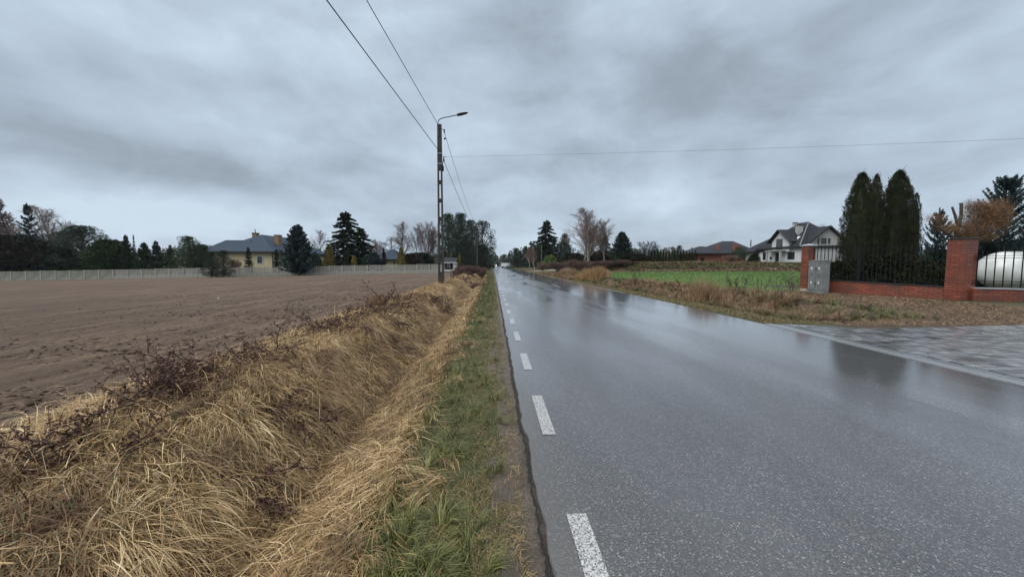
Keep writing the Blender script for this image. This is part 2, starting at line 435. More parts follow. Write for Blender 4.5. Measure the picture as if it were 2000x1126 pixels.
M['roof_ridge'] = simple('ridge_tiles', (.11, .115, .13), None, rough=.4)
def brick_mat():
    m, t, b = mat('red_clinker_brick'); co = objc(t)
    sp = t.new('ShaderNodeSeparateXYZ'); t.l.new(co, sp.inputs[0])
    cb = t.new('ShaderNodeCombineXYZ'); t.l.new(t.m('ADD', sp.outputs[0], sp.outputs[1]), cb.inputs[0]); t.l.new(sp.outputs[2], cb.inputs[1])
    def br(c1, c2, mo):
        k = t.new('ShaderNodeTexBrick'); t.l.new(cb.outputs[0], k.inputs['Vector'])
        k.inputs['Color1'].default_value = (*c1, 1); k.inputs['Color2'].default_value = (*c2, 1); k.inputs['Mortar'].default_value = (*mo, 1)
        k.inputs['Scale'].default_value = 1.0; k.inputs['Brick Width'].default_value = .31; k.inputs['Row Height'].default_value = .102
        k.inputs['Mortar Size'].default_value = .012; k.inputs['Mortar Smooth'].default_value = .1
        return k
    k = br((.21, .050, .027), (.32, .09, .044), (.045, .022, .016))
    n = t.noise(co, 2.3, 5, .6)
    c = t.mix(t.ramp(n, [(.42, 0.0), (.7, .7)]), k.outputs['Color'], (.10, .045, .035))
    c = t.mix(t.ramp(t.noise(co, .9, 5, .7), [(.5, 0.0), (.72, .5)]), c, (.05, .04, .032))
    t.put(b.inputs['Base Color'], c); b.inputs['Roughness'].default_value = .45
    bp = t.new('ShaderNodeBump'); bp.inputs['Strength'].default_value = .7; bp.inputs['Distance'].default_value = .01; bp.invert = True
    t.l.new(k.outputs['Fac'], bp.inputs['Height']); t.l.new(bp.outputs[0], b.inputs['Normal'])
    return m
M['brick'] = brick_mat()

def road_mat():
    m, t, b = mat('wet_asphalt'); po = pos_of(t)
    vo = t.new('ShaderNodeTexVoronoi'); vo.inputs['Scale'].default_value = 128; t.l.new(po, vo.inputs['Vector'])
    sp = t.new('ShaderNodeSeparateColor'); t.l.new(vo.outputs['Color'], sp.inputs[0])
    stones = t.ramp(sp.outputs[0], [(0, (.017, .015, .015)), (.45, (.046, .042, .040)), (.8, (.105, .097, .092)), (.93, (.18, .172, .165)), (1, (.42, .40, .37))])
    edge = t.ramp(vo.outputs['Distance'], [(.3, 1.0), (.62, 0.45)])
    c = t.mix(1.0, stones, edge, 'MULTIPLY')
    big = t.noise(t.mapping(po, scale=(1.0, .15, 1)), 1.1, 5, .6)
    c = t.mix(1.0, c, t.ramp(big, [(.3, .68), (.7, 1.25)]), 'MULTIPLY')
    sw = t.new('ShaderNodeSeparateXYZ'); t.l.new(po, sw.inputs[0])
    def track(x0, wd): return t.m('EXPONENT', t.m('MULTIPLY', t.m('POWER', t.m('DIVIDE', t.m('SUBTRACT', sw.outputs[0], x0), wd), 2.0), -1.0))
    tr = t.m('ADD', t.m('ADD', track(1.3, .32), track(2.9, .32)), t.m('ADD', track(4.3, .3), track(5.9, .3)))
    c = t.mix(t.m('MULTIPLY', tr, .28), c, (.045, .044, .046))
    c = t.mix(t.m('MULTIPLY', track(.25, .25), .6), c, (.085, .075, .062))
    brn = t.noise(po, 3.5, 4, .6)
    c = t.mix(t.ramp(brn, [(.55, 0.0), (.8, .3)]), c, (.07, .055, .045))
    t.put(b.inputs['Base Color'], c)
    fine = t.noise(po, 160, 2, .5)
    hh = t.m('ADD', t.m('MULTIPLY', vo.outputs['Distance'], -0.8), t.m('MULTIPLY', fine, .5))
    bp = t.new('ShaderNodeBump'); bp.inputs['Strength'].default_value = .45; bp.inputs['Distance'].default_value = .006
    t.l.new(hh, bp.inputs['Height']); t.l.new(bp.outputs[0], b.inputs['Normal'])
    b.inputs['Roughness'].default_value = .36; b.inputs['Specular IOR Level'].default_value = .8
    # film of water: coat that is smooth where water stands
    pud = t.noise(t.mapping(po, scale=(1.3, .16, 1), loc=(4, 2, 0)), 1.0, 5, .58, .3)
    sx = t.new('ShaderNodeSeparateXYZ'); t.l.new(po, sx.inputs[0])
    # water collects towards the lower right side of the carriageway
    low = t.ramp(t.m('DIVIDE', sx.outputs[0], 8.0), [(.42, 0.0), (.60, .20), (.86, .26)])
    pud = t.m('SUBTRACT', t.m('ADD', pud, low), .08)
    # slow undulation tilts the film
    b2 = t.new('ShaderNodeBump'); b2.inputs['Strength'].default_value = .09; b2.inputs['Distance'].default_value = .01
    und = t.m('ADD', t.noise(po, 14, 3, .6), t.m('MULTIPLY', vo.outputs['Distance'], -.22))
    t.l.new(und, b2.inputs['Height']); t.l.new(b2.outputs[0], b.inputs['Coat Normal'])
    t.put(b.inputs['Coat Weight'], t.ramp(pud, [(.3, .62), (.62, 1.0)]))
    t.put(b.inputs['Coat Roughness'], t.ramp(pud, [(.40, .19), (.50, .13), (.60, .045)]))
    b.inputs['Coat IOR'].default_value = 1.75
    return m
M['road'] = road_mat()

def paint_mat():
    m, t, b = mat('worn_road_paint'); po = pos_of(t)
    vo = t.new('ShaderNodeTexVoronoi'); vo.inputs['Scale'].default_value = 170; t.l.new(po, vo.inputs['Vector'])
    sp = t.new('ShaderNodeSeparateColor'); t.l.new(vo.outputs['Color'], sp.inputs[0])
    n = t.noise(po, 40, 5, .75)
    k = t.m('ADD', t.m('MULTIPLY', sp.outputs[1], .55), t.m('MULTIPLY', n, .75))
    c = t.ramp(k, [(.45, (.06, .06, .062)), (.57, (.27, .275, .27)), (.85, (.52, .52, .50))])
    t.put(b.inputs['Base Color'], c); b.inputs['Roughness'].default_value = .4
    b.inputs['Coat Weight'].default_value = .6; b.inputs['Coat Roughness'].default_value = .25
    bp = t.new('ShaderNodeBump'); bp.inputs['Strength'].default_value = .4; bp.inputs['Distance'].default_value = .005
    t.l.new(t.m('MULTIPLY', vo.outputs['Distance'], -1), bp.inputs['Height']); t.l.new(bp.outputs[0], b.inputs['Normal'])
    return m
M['paint'] = paint_mat()

def soil_mat():
    m, t, b = mat('ploughed_soil'); po = pos_of(t)
    rows = t.mapping(po, scale=(1, .05, 1)); wob = t.mapping(po, scale=(1, .25, 1))
    n1 = t.noise(rows, 1.1, 5, .65); nf = t.noise(rows, 5.5, 4, .7); n2 = t.noise(po, 5, 6, .75); n3 = t.noise(po, 26, 5, .75); n4 = t.noise(t.mapping(po, scale=(.4, 1, 1)), .22, 5, .65)
    n5 = t.noise(wob, 8, 6, .8)
    c = t.mix(t.ramp(n2, [(.35, 0.0), (.65, 1.0)]), (.090, .062, .044), (.152, .108, .077))
    c = t.mix(t.ramp(n1, [(.42, 0.0), (.62, .7)]), c, (.20, .142, .100))
    c = t.mix(t.ramp(nf, [(.46, 0.0), (.58, .75)]), c, (.062, .040, .027))
    c = t.mix(t.ramp(n4, [(.42, 0.0), (.6, .55)]), c, (.088, .060, .042))
    c = t.mix(t.ramp(n5, [(.54, 0.0), (.66, .45)]), c, (.050, .033, .024))
    c = t.mix(t.ramp(n3, [(.60, 0.0), (.70, .55)]), c, (.034, .023, .017))
    c = t.mix(t.ramp(n3, [(.30, .7), (.40, .0)]), c, (.27, .20, .15))
    st = t.noise(t.mapping(po, rot=(0, 0, .5), scale=(1, 3.5, 1)), 17, 3, .6)
    c = t.mix(t.ramp(st, [(.66, 0.0), (.72, .7)]), c, (.24, .17, .10))
    gr = t.noise(po, .5, 5, .65)
    c = t.mix(t.ramp(gr, [(.62, 0.0), (.78, .35)]), c, (.07, .075, .03))
    t.put(b.inputs['Base Color'], c); b.inputs['Roughness'].default_value = .85; b.inputs['Specular IOR Level'].default_value = .25
    bp = t.new('ShaderNodeBump'); bp.inputs['Strength'].default_value = 1.0; bp.inputs['Distance'].default_value = .055
    t.l.new(t.m('ADD', t.m('ADD', t.m('MULTIPLY', n3, .5), t.m('SUBTRACT', n2, t.m('MULTIPLY', n5, .9))), t.m('MULTIPLY', nf, .8)), bp.inputs['Height']); t.l.new(bp.outputs[0], b.inputs['Normal'])
    return m
M['soil'] = soil_mat()
def ground_mat(name, a, bb, cc, s1=2.5, s2=18, rough=.85, bump=.6, thr=.62):
    m, t, b = mat(name); po = pos_of(t)
    n1 = t.noise(po, s1, 5, .65); n2 = t.noise(po, s2, 5, .7); n3 = t.noise(po, .35, 4, .6)
    c = t.mix(t.ramp(n1, [(.35, 0.0), (.65, 1.0)]), a, bb)
    c = t.mix(t.ramp(n2, [(thr - .1, 0.0), (thr + .08, .85)]), c, cc)
    c = t.mix(1.0, c, t.ramp(n3, [(.3, .8), (.7, 1.2)]), 'MULTIPLY')
    t.put(b.inputs['Base Color'], c); b.inputs['Roughness'].default_value = rough; b.inputs['Specular IOR Level'].default_value = .3
    bp = t.new('ShaderNodeBump'); bp.inputs['Strength'].default_value = bump; bp.inputs['Distance'].default_value = .03
    t.l.new(t.m('ADD', n2, n1), bp.inputs['Height']); t.l.new(bp.outputs[0], b.inputs['Normal'])
    return m
M['thatch'] = ground_mat('matted_dead_grass', (.075, .048, .026), (.12, .08, .042), (.035, .022, .014), 6, 40)
M['verge'] = ground_mat('verge_soil', (.10, .08, .062), (.17, .14, .115), (.05, .042, .034), 5, 60, .5, 1.0)
M['vergegreen'] = ground_mat('verge_turf', (.035, .042, .014), (.075, .075, .03), (.11, .085, .045), 4, 30)
M['crop'] = ground_mat('winter_crop', (.07, .13, .028), (.09, .15, .033), (.09, .09, .035), 1.5, 25)
M['lawn'] = ground_mat('dull_lawn', (.04, .05, .02), (.075, .07, .035), (.09, .065, .04), .8, 9)
M['bare'] = ground_mat('mown_dead_ground', (.048, .034, .022), (.092, .068, .042), (.028, .02, .014), 3, 26, .85, 1.0)
M['berm'] = ground_mat('rough_bank', (.05, .055, .025), (.085, .065, .042), (.12, .075, .055), 1.2, 6, .9, 1.0)
M['sandy'] = ground_mat('pale_gravel', (.30, .26, .2), (.36, .31, .25), (.2, .17, .13), 2, 30)

def paver_mat():
    m, t, b = mat('wet_concrete_pavers'); po = pos_of(t)
    k = t.new('ShaderNodeTexBrick'); t.l.new(po, k.inputs['Vector'])
    k.inputs['Color1'].default_value = (.06, .065, .07, 1); k.inputs['Color2'].default_value = (.25, .26, .265, 1); k.inputs['Mortar'].default_value = (.03, .032, .034, 1)
    k.inputs['Scale'].default_value = 1; k.inputs['Brick Width'].default_value = .24; k.inputs['Row Height'].default_value = .16
    k.inputs['Mortar Size'].default_value = .010; k.inputs['Mortar Smooth'].default_value = .2; k.inputs['Bias'].default_value = -.1
    n = t.noise(po, 1.3, 4, .6)
    c = t.mix(t.ramp(n, [(.45, 0.0), (.75, .3)]), k.outputs['Color'], (.17, .175, .175))
    t.put(b.inputs['Base Color'], c)
    t.put(b.inputs['Roughness'], t.ramp(t.noise(po, 2.2, 3), [(.35, .12), (.65, .4)])); b.inputs['Specular IOR Level'].default_value = .5
    bp = t.new('ShaderNodeBump'); bp.inputs['Strength'].default_value = .5; bp.inputs['Distance'].default_value = .008; bp.invert = True
    t.l.new(k.outputs['Fac'], bp.inputs['Height']); t.l.new(bp.outputs[0], b.inputs['Normal'])
    return m
M['paver'] = paver_mat()

# ------------------------------------------------------------------ ground sheets (cells of one grid)
def lines(parts):
    a = []
    for p0, p1, st in parts: a += list(np.arange(p0, p1 - 1e-6, st))
    return np.array(a + [parts[-1][1]])
def geo(a, b, n): return list(np.geomspace(a, b, n))
xl = np.concatenate([-np.array(geo(110, 1500, 9))[::-1], np.arange(-100, -40, 4), np.arange(-40, -20, 1.0), np.arange(-20, -8, .22), np.arange(-8, .6, .12), [2.0, 4.0, 6.0],
                     np.arange(6.4, 14, .2), np.arange(14, 30, .6), np.arange(30, 100, 3), geo(105, 1500, 9)])
yl = np.concatenate([np.arange(-6, .4, .8), np.arange(.4, 12, .12), np.arange(12, 25, .25), np.arange(25, 70, .6), geo(70, 3000, 34)])
XX, YY = np.meshgrid(xl, yl)
ZZg = H(XX, YY)
fieldm = (XX < -3.8) & (YY < 45)
ZZg = ZZg + np.where(fieldm, 0.022 * fbm(XX, YY, 3.2) + 0.018 * fbm(XX * .4, YY * 1.1, 2.0, 5) + rng.normal(0, .010, XX.shape) * (XX > -18), 0)
ZZg = ZZg + np.where((XX > -3.8) & (XX < .1) & (YY < 60), rng.normal(0, .012, XX.shape), 0)
ny, nx = XX.shape
xc = (xl[:-1] + xl[1:])[None] / 2 + np.zeros((ny - 1, 1)); yc = (yl[:-1] + yl[1:])[:, None] / 2 + np.zeros((1, nx - 1))
DE0 = G(1526, 639); DE1 = G(1709, 642); DE2 = G(2000, 634); 
def dedge(x): return np.interp(x, [DE0[0], DE1[0], DE2[0], 30], [DE0[1], DE1[1], DE2[1], DE2[1] + .6])
reg = np.zeros(xc.shape, int)                      # 0 ground
fld = (xc < -3.6 + .2 * fbm(xc, yc, .8, 4)) & (yc < fy(xc) - .2)
reg[fld] = 1
reg[(xc >= -4.2) & (xc < -.75) & (yc < 48) & ~fld] = 2
reg[(xc >= -.75) & (xc < 1) & (yc < 300)] = 3
reg[(xc > -.75) & (xc < -.02 + .12 * fbm(xc, yc, 3)) & (yc < 300)] = 4
reg[(xc > 7.05) & (xc < 8.6) & (yc > 8.7) & (yc < 300)] = 4
reg[(xc > 6.3) & (xc <= 7.05) & (yc > 8.7) & (yc < 300)] = 3
reg[(xc >= 8.6) & (xc < 12.0) & (yc > 8.7) & (yc < 60)] = 7
reg[(xc >= 8.6) & (xc < 19.5) & (yc > 8.3) & (yc < 20 + .4 * (xc - 12))] = 6
reg[(xc >= 12.0) & (yc >= 20.5) & (yc < 57.2) & (xc < 160)] = 5
reg[(xc >= 18.9) & (yc < 26)] = 0
reg[(xc >= 11) & (yc >= 57.2) & (yc < 68) & (xc < 200)] = 8
names = [('ground', 'lawn'), ('ploughed_field', 'soil'), ('ditch', 'thatch'), ('road_shoulder', 'verge'), ('grass_verge', 'vergegreen'), ('green_field', 'crop'), ('bare_ground', 'bare'), ('rough_ground', 'thatch'), ('earth_bank', 'berm')]
Vall = np.stack([XX, YY, ZZg], -1).reshape(-1, 3)
idx = np.arange(ny * nx).reshape(ny, nx)
Q = np.stack([idx[:-1, :-1], idx[:-1, 1:], idx[1:, 1:], idx[1:, :-1]], -1)
for k, (nm, mt) in enumerate(names):
    q = Q[reg == k]
    if not len(q): continue
    u, inv = np.unique(q, return_inverse=True)
    o = obj(nm, Vall[u], inv.reshape(-1, 4), M[mt], smooth=True); tag(o, kind='structure')

# road
ry = np.concatenate([np.arange(-6, 30, .12), np.arange(30, 80, .6), geo(80, 2500, 40)])
nr = len(ry); j1 = .02 * fbm(ry * 3, ry * 0, 2.0) + rng.normal(0, .007, nr) * (ry < 30)
xle = .27 + j1; xre = RE(ry) + .015 * fbm(ry * 2, ry * 0 + 3, 2.0)
cols = [xle + .0, xle + .012, xle + .035] + [np.full(nr, a) for a in (.6, 1.4, 2.4, 3.6, 4.8, 5.8)] + [xre - .04, xre - .012, xre]
zz = [np.full(nr, -.05), np.zeros(nr), np.full(nr, .0005)] + [np.full(nr, a) for a in (.004, .012, .018, .022, .018, .010)] + [np.full(nr, .0008), np.zeros(nr), np.full(nr, -.05)]
V = np.stack([np.stack([c, ry, z], -1) for c, z in zip(cols, zz)], 1)
n_c = len(cols); ii = np.arange(nr * n_c).reshape(nr, n_c)
Fq = np.stack([ii[:-1, :-1], ii[:-1, 1:], ii[1:, 1:], ii[1:, :-1]], -1).reshape(-1, 4)
tag(obj('road', V.reshape(-1, 3), Fq, M['road'], smooth=True), kind='structure')
def road_z(x): return np.interp(x, [.28, .6, 1.4, 2.4, 3.6, 4.8, 5.8, 6.9], [0, .004, .012, .018, .022, .018, .010, 0])
# painted dashes along the left edge, worn line along the right edge
Vd, Fd = [], []
for k in range(0, 75):
    y0 = 1.14 + 2.01 * k; b = len(Vd)
    jj = lambda: random.uniform(-.006, .006)
    Vd += [(.44 + jj(), y0 + jj(), .0065), (.553 + jj(), y0 + jj(), .0075), (.553 + jj(), y0 + .97 + jj(), .0075), (.44 + jj(), y0 + .97 + jj(), .0065)]
    Fd.append((b, b + 1, b + 2, b + 3))
tag(obj('road_marking', Vd, Fd, M['paint']), kind='structure')
yy = np.concatenate([np.arange(19.0, 60, 1.5), geo(60, 900, 30)])
Vd = []; Fd = []
for i, y in enumerate(yy): Vd += [(RE(y) - .17, y, .0075), (RE(y) - .10, y, .0065)]
for i in range(len(yy) - 1): Fd.append((2 * i, 2 * i + 1, 2 * i + 3, 2 * i + 2))
tag(obj('road_marking', Vd, Fd, M['paint']), kind='structure')
# crack of broken asphalt along the left edge
cy = np.arange(.6, 40, .03); cx = .262 + .02 * fbm(cy * 3, cy * 0, 2.0) + np.cumsum(rng.normal(0, .0012, len(cy))) * .3 + rng.normal(0, .006, len(cy))
cw = .002 + .007 * np.clip(fbm(cy * 2, cy * 0 + 9, 3.0) + .5, 0, 2)
V = np.stack([np.stack([cx - cw - .007, cy, np.full_like(cy, -.006)], -1), np.stack([cx + cw, cy, np.full_like(cy, .0045)], -1)], 1).reshape(-1, 3)
n = len(cy); i0 = np.arange(n - 1) * 2
M['crack'] = simple('broken_asphalt_edge', (.008, .008, .009), (.02, .019, .018), 40, .9, obj_space=False)
tag(obj('road_edge_crack', V, np.stack([i0, i0 + 1, i0 + 3, i0 + 2], -1), M['crack']), kind='structure')

# driveway: kerb stones, gutter strip and pavers
def sheet(name, xa, xb, y0, y1f, z0, mt, n=14, top=None):
    V, Fc = [], []
    xs = np.linspace(xa, xb, n)
    for x in xs: V += [(x, y0, z0), (x, float(y1f(x)), z0)]
    for i in range(n - 1): Fc.append((2 * i, 2 * i + 2, 2 * i + 3, 2 * i + 1))
    for x in xs: V += [(x, y0, z0 - .08), (x, float(y1f(x)), z0 - .08)]
    m_ = 2 * n
    for i in range(n - 1): Fc.append((2 * i + 1, 2 * i + 3, m_ + 2 * i + 3, m_ + 2 * i + 1))
    Fc.append((0, 1, m_ + 1, m_)); Fc.append((2 * n - 1, 2 * n - 2, m_ + 2 * n - 2, m_ + 2 * n - 1))
    return tag(obj(name, V, Fc, M[mt]), kind='structure')
mb = MB()
for k in range(12):
    y0 = -2.5 + k * 1.0; y1 = y0 + .985
    def ex(y, o): return 6.56 + .30 * max(0, (y - 4.5) / 4.5) + o
    if y1 > 9.0: y1 = 8.95
    if y0 > 8.8: break
    for (oa, ob, z) in ((0.01, .21, .005),):
        V = [(ex(y0, oa), y0, -.08), (ex(y0, ob), y0, -.08), (ex(y1, ob), y1, -.08), (ex(y1, oa), y1, -.08)]
        V += [(x, y, z) for x, y, _ in V]
        mb.add(V, [(4, 5, 6, 7), (0, 1, 5, 4), (1, 2, 6, 5), (2, 3, 7, 6), (3, 0, 4, 7)])
tag(mb.build('driveway_kerb', M['kerb'], bevel=.006), kind='structure')
mb = MB()
for k in range(24):
    y0 = -2.5 + k * .5; y1 = y0 + .492
    if y1 > 8.95: y1 = 8.9
    if y0 > 8.7: break
    V = [(ex(y0, .225), y0, -.08), (ex(y0, .43), y0, -.08), (ex(y1, .43), y1, -.08), (ex(y1, .225), y1, -.08)]
    V += [(x, y, -.004) for x, y, _ in V]
    mb.add(V, [(4, 5, 6, 7), (0, 1, 5, 4), (1, 2, 6, 5), (2, 3, 7, 6), (3, 0, 4, 7)])
tag(mb.build('driveway_gutter', M['gutter'], bevel=.005), kind='structure')
V = [(ex(-2.5, .445), -2.5, .004), (18.3, -2.5, .004), (18.3, float(dedge(18.3)), .004), (DE2[0], DE2[1], .004), (DE1[0], DE1[1], .004), (ex(8.9, .445), 8.9, .004), (ex(4.5, .445), 4.5, .004)]
nV = len(V); V += [(x, y, -.08) for x, y, _ in V]
tag(obj('driveway', V, [tuple(range(nV))] + [(i, i + nV, (i + 1) % nV + nV, (i + 1) % nV) for i in range(nV)], M['paver']), kind='structure')
# pale crossings to other plots
for nm, (xa, xb, ya, yb) in (('farm_track', (-9, .2, 61.5, 63.0)), ('farm_track', (7.1, 16, 76, 81))):
    xs = np.linspace(xa, xb, 12); V = []; 
    for x in xs: V += [(x, ya, H(x, ya) + .05), (x, yb, H(x, yb) + .05)]
    tag(obj(nm, V, [(2 * i, 2 * i + 2, 2 * i + 3, 2 * i + 1) for i in range(11)], M['sandy']), kind='structure')

# ------------------------------------------------------------------ grass
straw = [(0, (.04, .022, .010)), (.24, (.16, .092, .038)), (.48, (.36, .235, .105)), (.76, (.60, .43, .215)), (1, (.86, .69, .42))]
M['dry'] = blade_mat('dry_grass', straw, clump=(1.9, (.10, .05, .024), .50, .70))
M['dry_red'] = blade_mat('dry_red_grass', [(0, (.055, .035, .02)), (.3, (.15, .09, .047)), (.65, (.30, .195, .105)), (1, (.50, .36, .21))])
M['orange_reed'] = blade_mat('orange_reed', [(0, (.16, .085, .035)), (.5, (.32, .195, .09)), (1, (.50, .35, .19))])
M['greenb'] = blade_mat('green_grass', [(0, (.035, .040, .011)), (.4, (.082, .100, .026)), (.8, (.165, .165, .048)), (1, (.38, .34, .15))], rough=.45)
M['cropb'] = blade_mat('crop_blades', [(0, (.06, .10, .02)), (.5, (.095, .175, .032)), (1, (.15, .25, .055))], rough=.45)
M['mixb'] = blade_mat('mixed_grass', [(0, (.035, .045, .013)), (.3, (.08, .085, .025)), (.5, (.17, .125, .055)), (1, (.42, .29, .14))])
def ysamp(n, y0, y1, r=rng): return np.exp(r.uniform(math.log(y0 + 1), math.log(y1 + 1), n)) - 1
def wscale(y): return np.maximum(1, np.hypot(y, 2) / 5.0)
def onground(x, y, dz=0): return np.stack([x, y, H(x, y) + dz], 1)
def mk(name, parts, m, label, cat):
    V, Fq, ti, tt = join(parts)
    o = obj(name, V, Fq, m, attrs={'tint': ti, 'along': tt}); return tag(o, label, cat, kind='stuff')

parts = []
# 1. matted layer over the bank, ditch and slope
n = 190000
y = ysamp(n, .2, 52); x = rng.uniform(-4.1, -.65, n)
keep = (rng.uniform(0, 1, n) < np.where(x < -1.7, 1, .45 + .4 * fbm(x, y, 1.7, 6))) & (x > -3.75 + .3 * fbm(x, y, .9, 4))
x, y = x[keep], y[keep]; n = len(x); ws = wscale(y)
slope = sm(x, -1.6, -1.1)
az0 = np.where(x > -1.35, rad(215) + .5 * fbm(x, y, .8, 4), np.where(x > -2.9, rad(-35) + .8 * fbm(x, y, .7, 4), rad(165) + .9 * fbm(x, y, .7, 4)))
az_ = az0 + rng.normal(0, .75, n)
el_ = rng.uniform(-.1, .75, n); L = rng.uniform(.12, .42, n) * np.minimum(1 + .1 * ws, 1.6)
lift = np.abs(rng.normal(0, .07, n)) + .01
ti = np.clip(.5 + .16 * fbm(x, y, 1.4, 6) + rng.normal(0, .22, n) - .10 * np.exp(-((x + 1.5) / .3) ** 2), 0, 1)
parts.append(strips(onground(x, y, 0.0) + np.array([0, 0, .01]), az_, el_, L, .0042 * ws * rng.uniform(.6, 1.4, n), 1.3, 5, ti, lift=lift, ground=True, wob=.5))
# 2. draped tussocks
def tufts(cx, cy, K, Lm, spread, elm, bend, az_bias, tintm, w0=.0046, rad_=.10, segs=6, bias=.9, dz=0.0, dt=.16, wob=.35):
    nT = len(cx); N = nT * K
    bx = np.repeat(cx, K); by = np.repeat(cy, K); ws = wscale(by)
    nb_ = max(4, K // 9); bnd = (np.repeat(np.arange(nT), K) * nb_ + rng.integers(0, nb_, N))
    a = rng.uniform(0, 2 * PI, nT * nb_)[bnd] + rng.normal(0, .13, N)
    ab = np.repeat(az_bias, K)
    vx = np.cos(a) * spread + np.cos(ab) * bias; vy = np.sin(a) * spread + np.sin(ab) * bias
    az = np.arctan2(vy, vx)
    rr = rad_ * np.sqrt(rng.uniform(0, 1, N)); x = bx + rr * np.cos(a); y = by + rr * np.sin(a)
    Lk = np.repeat(rng.uniform(.7, 1.25, nT), K) * Lm * rng.uniform(.55, 1.15, N)
    el = rng.normal(elm, .26, nT * nb_)[bnd] + rng.normal(0, .10, N)
    ti = np.clip(np.repeat(rng.normal(tintm, .1, nT), K) + rng.normal(0, dt * .6, nT * nb_)[bnd] + rng.normal(0, dt * .7, N), 0, 1)
    return strips(onground(x, y, dz), az, el, Lk, w0 * ws * rng.uniform(.6, 1.4, N), np.full(N, bend) * rng.uniform(.7, 1.3, N), segs, ti, ground=True, lift=np.abs(rng.normal(0, .045, N)) + .01, wob=wob)
nT = 560
cy_ = ysamp(nT, .5, 46); cx_ = rng.uniform(-3.5, -1.6, nT)
ab = np.where(cx_ > -3.0, rad(-40), rad(190)) + rng.normal(0, .5, nT)
parts.append(tufts(cx_, cy_, 110, .40, .8, .8, 3.0, ab, .55, bias=.8, dt=.25, wob=.55))
# big fountain-like tussocks near the camera
big = [(-2.15, 3.15), (-2.0, 4.1), (-2.75, 2.2), (-2.0, 1.95), (-3.2, 4.9), (-2.4, 5.2), (-2.9, 3.9), (-3.2, 1.9), (-2.3, 6.6), (-2.9, 7.9), (-1.8, 1.45), (-2.7, 1.3), (-2.5, 2.75)]
cx_ = np.array([b[0] for b in big]); cy_ = np.array([b[1] for b in big])
parts.append(tufts(cx_, cy_, 460, .68, .95, .85, 3.9, np.full(len(big), rad(-50)), .62, w0=.0046, rad_=.15, bias=.45, dz=.05, dt=.26, wob=.55))
# combed lying grass on the near slope, pointing downhill towards the camera
nT = 430
cy_ = ysamp(nT, .3, 42); cx_ = rng.uniform(-1.45, -.35, nT)
kp = rng.uniform(0, 1, nT) < .55 + .5 * fbm(cx_, cy_, 2.1, 6) - .5 * sm(cx_, -.8, -.4); cx_ = cx_[kp]; cy_ = cy_[kp]; nT = len(cx_)
parts.append(tufts(cx_, cy_, 46, .30, .55, .45, 1.5, np.full(nT, rad(222)) + rng.normal(0, .6, nT), .58, bias=.8, w0=.0038, rad_=.12, dt=.22, wob=.5))
n = 60000
y = ysamp(n, .2, 30); x = rng.uniform(-3.8, -.8, n); ws = wscale(y)
P_ = onground(x, y, 0); P_[:, 2] += np.abs(rng.normal(0, .09, n))
parts.append(strips(P_, rng.uniform(0, 6.28, n), rng.normal(0, .35, n), rng.uniform(.04, .22, n), .0038 * ws * rng.uniform(.5, 1.5, n), rng.uniform(0, .6, n), 3, np.clip(rng.normal(.42, .25, n), 0, 1), ground=True, lift=np.abs(rng.normal(0, .07, n)) + .01, wob=.7))
mk('dry_grass', parts, M['dry'], 'long dry straw-coloured grass matted over the ditch banks', 'grass')

n = 26000
y = ysamp(n, .2, 9); x = rng.uniform(-3.9, -1.6, n); kp = (fbm(x, y, 1.2, 6) > .12 + .10 * y - .25) ; x, y = x[kp], y[kp]; n = len(x); ws = wscale(y)
P_ = onground(x, y, 0); P_[:, 2] += np.abs(rng.normal(0, .09, n))
mk('green_stalks', [strips(P_, rng.uniform(0, 6.28, n), rng.uniform(0, 1.0, n), rng.uniform(.08, .26, n), .0036 * ws, rng.uniform(1, 3, n), 4, np.clip(rng.normal(.25, .2, n), 0, 1), ground=True, lift=np.full(n, .04))], M['mixb'], 'olive green stalks growing through the dry grass at lower left', 'grass')
# green grass of the verge
parts = []
n = 190000
y = ysamp(n, .1, 70); x = rng.normal(-.46, .42, n)
edge = .18 + .10 * fbm(y * 0 + 2, y, 2.6) - .12 * (fbm(x * 0 + 7, y, 1.1, 5) > .1)
d_ = .5 + .5 * fbm(x, y, 3.3, 7)
keep = (x < edge) & (rng.uniform(0, 1, n) < np.clip(d_ * 1.6 - .15 + .5 * (y > 12), .12, 1)) & (x > -1.65)
x, y = x[keep], y[keep]; n = len(x); ws = wscale(y)
ti = np.clip(.38 + .2 * fbm(x, y, 2.5) + rng.normal(0, .2, n), 0, 1)
parts.append(strips(onground(x, y), rng.uniform(0, 2 * PI, n), rng.uniform(.3, 1.4, n), rng.uniform(.025, .09, n) * np.minimum(ws ** .5, 2), .0032 * ws, rng.uniform(.5, 2, n), 3, ti))
nT = 250
cy_ = ysamp(nT, .3, 22); cx_ = rng.normal(-.75, .42, nT); cx_ = np.clip(cx_, -1.5, -.0)
parts.append(tufts(cx_, cy_, 60, .17, 1.0, .85, 1.6, rng.uniform(0, 6.28, nT), .55, w0=.0042, rad_=.07, segs=4, bias=.25))
mk('verge_grass', parts, M['greenb'], 'short green grass tufts along the left road edge', 'grass')
n = 150000
y = ysamp(n, .1, 60); x = rng.uniform(-.35, .30, n); kp = (x < .15 + .16 * fbm(y * 0 + 4, y, 1.9)) & (rng.uniform(0, 1, n) < .60 + .6 * fbm(x, y, 3.0)); x, y = x[kp], y[kp]; n = len(x); ws = wscale(y)
mk('verge_grass', [strips(onground(x, y), rng.uniform(0, 2 * PI, n), rng.uniform(.1, 1.2, n), rng.uniform(.02, .065, n) * np.minimum(ws ** .5, 2), .003 * ws, rng.uniform(.5, 2, n), 3, rng.uniform(0, 1, n))], M['mixb'], 'thin patchy grass creeping over the shoulder to the asphalt edge', 'grass')
